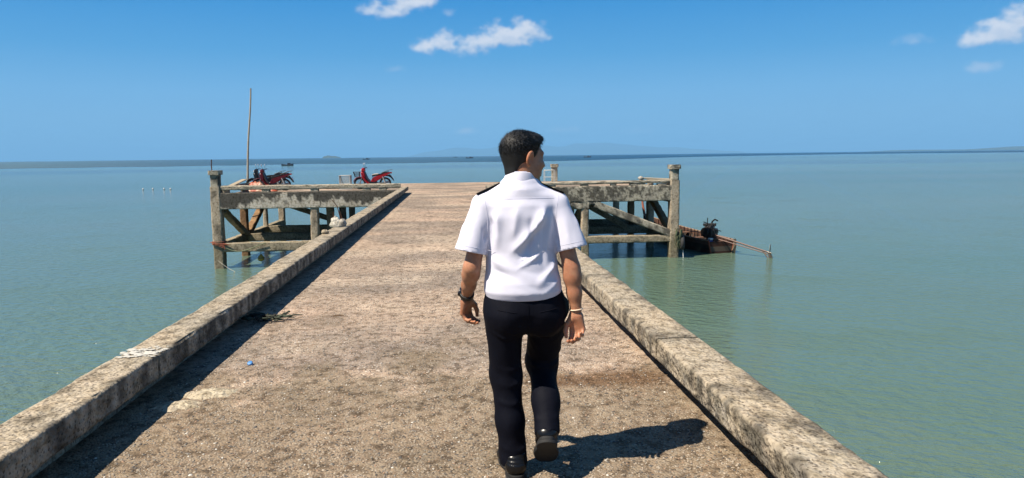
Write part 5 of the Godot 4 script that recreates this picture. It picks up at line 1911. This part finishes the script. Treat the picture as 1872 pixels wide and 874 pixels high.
		flow = (flow + out * lerpf(0.14, 0.42, sm(0.0, 0.1, p.y)) + Vector3(r3.randfn(), r3.randfn(), r3.randfn()) * 0.16).normalized()
		var len := lerpf(0.006, 0.022, sm(-0.03, 0.09, p.y)) * r3.randf_range(0.7, 1.2)
		var side := flow.cross(out).normalized() * r3.randf_range(0.0006, 0.0012)
		var grey := r3.randf()
		var c := Color(0.006, 0.006, 0.007) if grey > 0.34 else (Color(0.05, 0.05, 0.055) if grey > 0.14 else Color(0.20, 0.20, 0.21))
		var root := p - out * 0.002
		var tip := root + flow * len
		var a := st.add(head_at * (root - side), c)
		st.add(head_at * (root + side), c)
		st.add(head_at * (root + out * 0.0009), c)
		st.add(head_at * tip, c)
		st.tri(a, a + 3, a + 1)
		st.tri(a + 1, a + 3, a + 2)
		st.tri(a + 2, a + 3, a)
	var strands := piece("hair_strands", st, M.hair, hair)
	strands.set_meta("kind", "stuff")
	# shirt
	g = G.new()
	skin_field(g, shirt_field, Vector3(-0.36, 0.86, -0.17), Vector3(0.33, 1.50, 0.19), 0.0064, func(_p): return Color.WHITE)
	folded(g, 0, SHIRT_FOLDS, 0.0014)
	var shirt := piece("shirt", g, cotton, who)
	# stitched seams: yoke, armholes, sleeve hems
	var a0 := []
	var a1 := []
	for k in 40:
		var x := -0.165 + 0.305 * k / 39.0
		a0.append(Vector3(x, 1.372 - 0.10 * pow(x + 0.014, 2.0), 0.25))
		a1.append(Vector3(x, 1.372 - 0.10 * pow(x + 0.014, 2.0), 0.0))
	part("yoke_seam", seam(shirt_field, SHIRT_FOLDS, a0, a1, 0.0011).done(), cotton, shirt)
	for s in 2:
		var arm: Array = ARM_L if s == 0 else ARM_R
		var sgn := -1.0 if s == 0 else 1.0
		a0 = []
		a1 = []
		for k in 36:
			var a := deg_to_rad(-62.0 + 200.0 * k / 35.0)
			var cx: float = arm[0].x + sgn * (0.004 - 0.016 * cos(a + 0.5))
			var mid := Vector3(cx, 1.30, 0.006)
			a1.append(mid)
			a0.append(mid + Vector3(0, sin(a), cos(a)) * 0.16)
		part("armhole_seam", seam(shirt_field, SHIRT_FOLDS, a0, a1, 0.0013).done(), cotton, shirt)
		a0 = []
		a1 = []
		var hem: Vector3 = arm[3]
		var dir: Vector3 = (hem - arm[0]).normalized()
		var sx := dir.cross(Vector3(0, 0, 1)).normalized()
		var sz := sx.cross(dir)
		for k in 33:
			var a := TAU * k / 32.0
			var mid := hem - dir * 0.026 + dir * (sgn * 0.010 * (sx * cos(a)).x)
			a1.append(mid)
			a0.append(mid + (sx * cos(a) + sz * sin(a)) * 0.13)
		part("hem_stitching", seam(shirt_field, SHIRT_FOLDS, a0, a1, 0.0009).done(), cotton, shirt)
	# collar: stand and fall round the neck
	g = G.new()
	var rows := []
	var steps := 44
	var prof := [[0.0, -0.035, 0.0], [0.001, -0.012, 0.0], [0.0025, 0.002, 0.0], [0.006, 0.0045, 0.0], [0.009, 0.002, 0.15], [0.0115, -0.014, 0.6], [0.0165, -0.038, 1.0], [0.0145, -0.0395, 1.0], [0.009, -0.014, 0.6], [0.0055, -0.001, 0.15]]
	for s in steps + 1:
		var a := lerpf(-2.62, 2.62, s / float(steps))     # 0 at the nape
		var front := absf(a) / 2.62
		var n := Vector3(sin(a), 0, cos(a))
		var mid := Vector3(-0.013 + sin(a) * 0.0645, 1.4915 - 0.046 * pow(front, 1.5), 0.003 + cos(a) * 0.0625 - 0.012 * front)
		var row := PackedVector3Array()
		for q in prof:
			row.append(mid + n * (q[0] * (1.0 + 0.5 * sm(0.15, 0.6, front) * q[2])) + Vector3(0, q[1] * (1.0 + 0.45 * sm(0.1, 0.75, front) * q[2]), 0))
		rows.append(row)
	g.rings(rows, [])
	piece("collar", g, cotton, shirt)
	# sleeve hems: a stitched band
	for s in 2:
		var arm: Array = ARM_L if s == 0 else ARM_R
		var sgn := -1.0 if s == 0 else 1.0
		g = G.new()
		# shoulder boards
		var a := Vector3(-0.014 + sgn * 0.082, 1.446, 0.008)
		var b := Vector3(arm[0].x + sgn * 0.038, 1.389, 0.008)
		var fr := along(a, b)
		var L := (b - a).length()
		g.plate(PackedVector2Array([Vector2(-0.020, 0), Vector2(0.020, 0), Vector2(0.029, L * 0.98), Vector2(-0.029, L * 0.98)]), Transform3D(Basis(Vector3(0, 0, -1), fr.basis.y, Vector3(0, 0, -1).cross(fr.basis.y)), a), 0.007, Color(0.006, 0.007, 0.014), 0.002)
		var board := piece("shoulder_board", g, navy, shirt)
		g = G.new()
		g.ball(at(a.lerp(b, 0.12) + Vector3(0, 0.005, 0)), Vector3(0.006, 0.003, 0.006), 10, 6, Color(0.45, 0.3, 0.08))
		piece("button", g, M.steel, board)
	# trousers
	g = G.new()
	skin_field(g, trouser_field, Vector3(-0.24, 0.02, -0.30), Vector3(0.25, 0.95, 0.23), 0.0095, func(_p): return Color.WHITE)
	folded(g, 0, TROUSER_FOLDS, 0.004)
	var slacks := piece("trousers", g, navy, who)
	for sd in [-1.0, 1.0]:
		var w0 := []
		var w1 := []
		for k in 12:
			var x: float = 0.004 + sd * (0.055 + 0.085 * k / 11.0)
			w0.append(Vector3(x, 0.842 + 0.012 * k / 11.0, 0.25))
			w1.append(Vector3(x, 0.842 + 0.012 * k / 11.0, 0.0))
		part("pocket_welt", seam(trouser_field, TROUSER_FOLDS, w0, w1, 0.0022).done(), navy, slacks)
	var m0 := []
	var m1 := []
	for k in 14:
		m0.append(Vector3(0.006, 0.88 - 0.15 * k / 13.0, 0.25))
		m1.append(Vector3(0.006, 0.88 - 0.15 * k / 13.0, 0.0))
	part("seat_seam", seam(trouser_field, TROUSER_FOLDS, m0, m1, 0.0018).done(), navy, slacks)
	# shoes
	for s in 2:
		var fr := Transform3D(Basis.from_euler(Vector3(0, 0.10, 0)), Vector3(-0.058, 0.0, 0.015)) if s == 0 else Transform3D(Basis.from_euler(Vector3(deg_to_rad(-43), 0.0, 0)) , Vector3(0.091, 0.178, 0.115))
		if s == 1:
			fr.basis = Basis(Vector3.UP, -0.10) * fr.basis
			fr.origin = Vector3(0.089, 0.175, 0.14)
		fr.basis = fr.basis.scaled_local(Vector3(1.28, 1.14, 1.12))
		g = G.new()
		var upper := func(p: Vector3) -> float:
			var d := cap(p, Vector3(0, 0.045, 0.045), Vector3(0, 0.038, -0.14), 0.036, 0.036)
			d = smin(d, egg(p, Vector3(0, 0.030, -0.135), Vector3(0.047, 0.030, 0.062)), 0.03)
			d = smin(d, cap(p, Vector3(0, 0.06, 0.035), Vector3(0, 0.10, 0.025), 0.036, 0.038), 0.03)
			d = smin(d, cap(p, Vector3(0, 0.05, -0.02), Vector3(0, 0.085, 0.0), 0.036, 0.034), 0.03)
			return maxf(maxf(d, 0.018 - p.y), p.y - 0.105)
		skin_field(g, upper, Vector3(-0.06, 0.0, -0.22), Vector3(0.06, 0.13, 0.10), 0.0062, func(_p): return Color.WHITE)
		for k in g.v.size():
			var p := g.v[k]
			# padded ridges at the back of the collar
			if p.z > 0.04 and p.y > 0.05:
				g.v[k] += Vector3(0, 0, 0.0022 * sin(p.y * 420.0))
			g.v[k] = fr * g.v[k]
		var shoe := piece("shoe", g, leather, who)
		g = G.new()
		var ank := Vector3(-0.062, 0.20, 0.01) if s == 0 else Vector3(0.092, 0.34, 0.07)
		g.tube([fr * Vector3(0, 0.06, 0.02), fr * Vector3(0, 0.12, 0.015), ank], [0.044, 0.042, 0.044], 14)
		piece("sock", g, navy, shoe)
		g = G.new()
		var outline := PackedVector2Array()
		for k in 40:
			var a := TAU * k / 40.0
			var z := -0.055 + 0.143 * -cos(a)
			var w := 0.041 + 0.009 * sm(0.02, -0.12, z) - 0.006 * exp(-pow((z + 0.02) / 0.03, 2.0))
			outline.append(Vector2(w * signf(sin(a)) * pow(absf(sin(a)), 0.62), z))
		g.plate(outline, fr * Transform3D(Basis(Vector3(1, 0, 0), Vector3(0, 0, 1), Vector3(0, -1, 0)), Vector3(0, 0.015, 0)), 0.016, Color.WHITE, 0.003)
		piece("sole", g, M.sole_rubber, shoe)
		g = G.new()
		var heel := PackedVector2Array()
		for k in 26:
			var a := PI * k / 25.0
			heel.append(Vector2(0.039 * cos(a), 0.042 + 0.045 * sin(a)))
		heel.append(Vector2(-0.037, 0.0))
		heel.append(Vector2(0.037, 0.0))
		g.plate(heel, fr * Transform3D(Basis(Vector3(1, 0, 0), Vector3(0, 0, 1), Vector3(0, -1, 0)), Vector3(0, 0.002, 0)), 0.014, Color.WHITE, 0.002)
		piece("heel", g, M.sole_rubber, shoe)
	# wristwatch on the left arm
	var wl: Vector3 = ARM_L[2]
	var ul: Vector3 = (ARM_L[1] - ARM_L[2]).normalized()
	var band := along(wl + ul * 0.014, wl + ul * 0.05)
	g = G.new()
	g.lathe(band, [[0.029, -0.012], [0.0345, -0.013], [0.0365, -0.010], [0.0365, 0.010], [0.0345, 0.013], [0.029, 0.012]], 28, Color(0.012, 0.012, 0.013))
	var watch := piece("wristwatch", g, M.plastic, who)
	g = G.new()
	var outw := Vector3(-0.85, 0.2, -0.25)
	outw = (outw - ul * outw.dot(ul)).normalized()
	var dial := Transform3D(Basis(ul.cross(outw), outw, ul.cross(outw).cross(outw)), wl + ul * 0.014 + outw * 0.033)
	g.lathe(dial, [[0.004, 0.011], [0.017, 0.011], [0.021, 0.009], [0.022, 0.004], [0.022, -0.004]], 24, Color(0.015, 0.015, 0.016))
	piece("watch_case", g, M.paint, watch)
	g = G.new()
	g.box(Transform3D(band.basis, wl + ul * 0.014 + Vector3(0.012, 0.0, 0.034)), Vector3(0.012, 0.026, 0.006), 0.001, Color(0.5, 0.5, 0.5))
	piece("buckle", g, M.steel, watch)
	# pale cord round the right wrist
	var wr2: Vector3 = ARM_R[2]
	var ur: Vector3 = (ARM_R[1] - ARM_R[2]).normalized()
	var bt := along(wr2 + ur * 0.004, wr2 + ur * 0.05)
	g = G.new()
	g.torus(bt * Transform3D(Basis.from_euler(Vector3(PI / 2 + 0.05, 0.06, 0)), Vector3.ZERO), 0.0305, 0.0032, 30, 8, Color(0.72, 0.58, 0.42))
	piece("bracelet", g, M.rope, who)
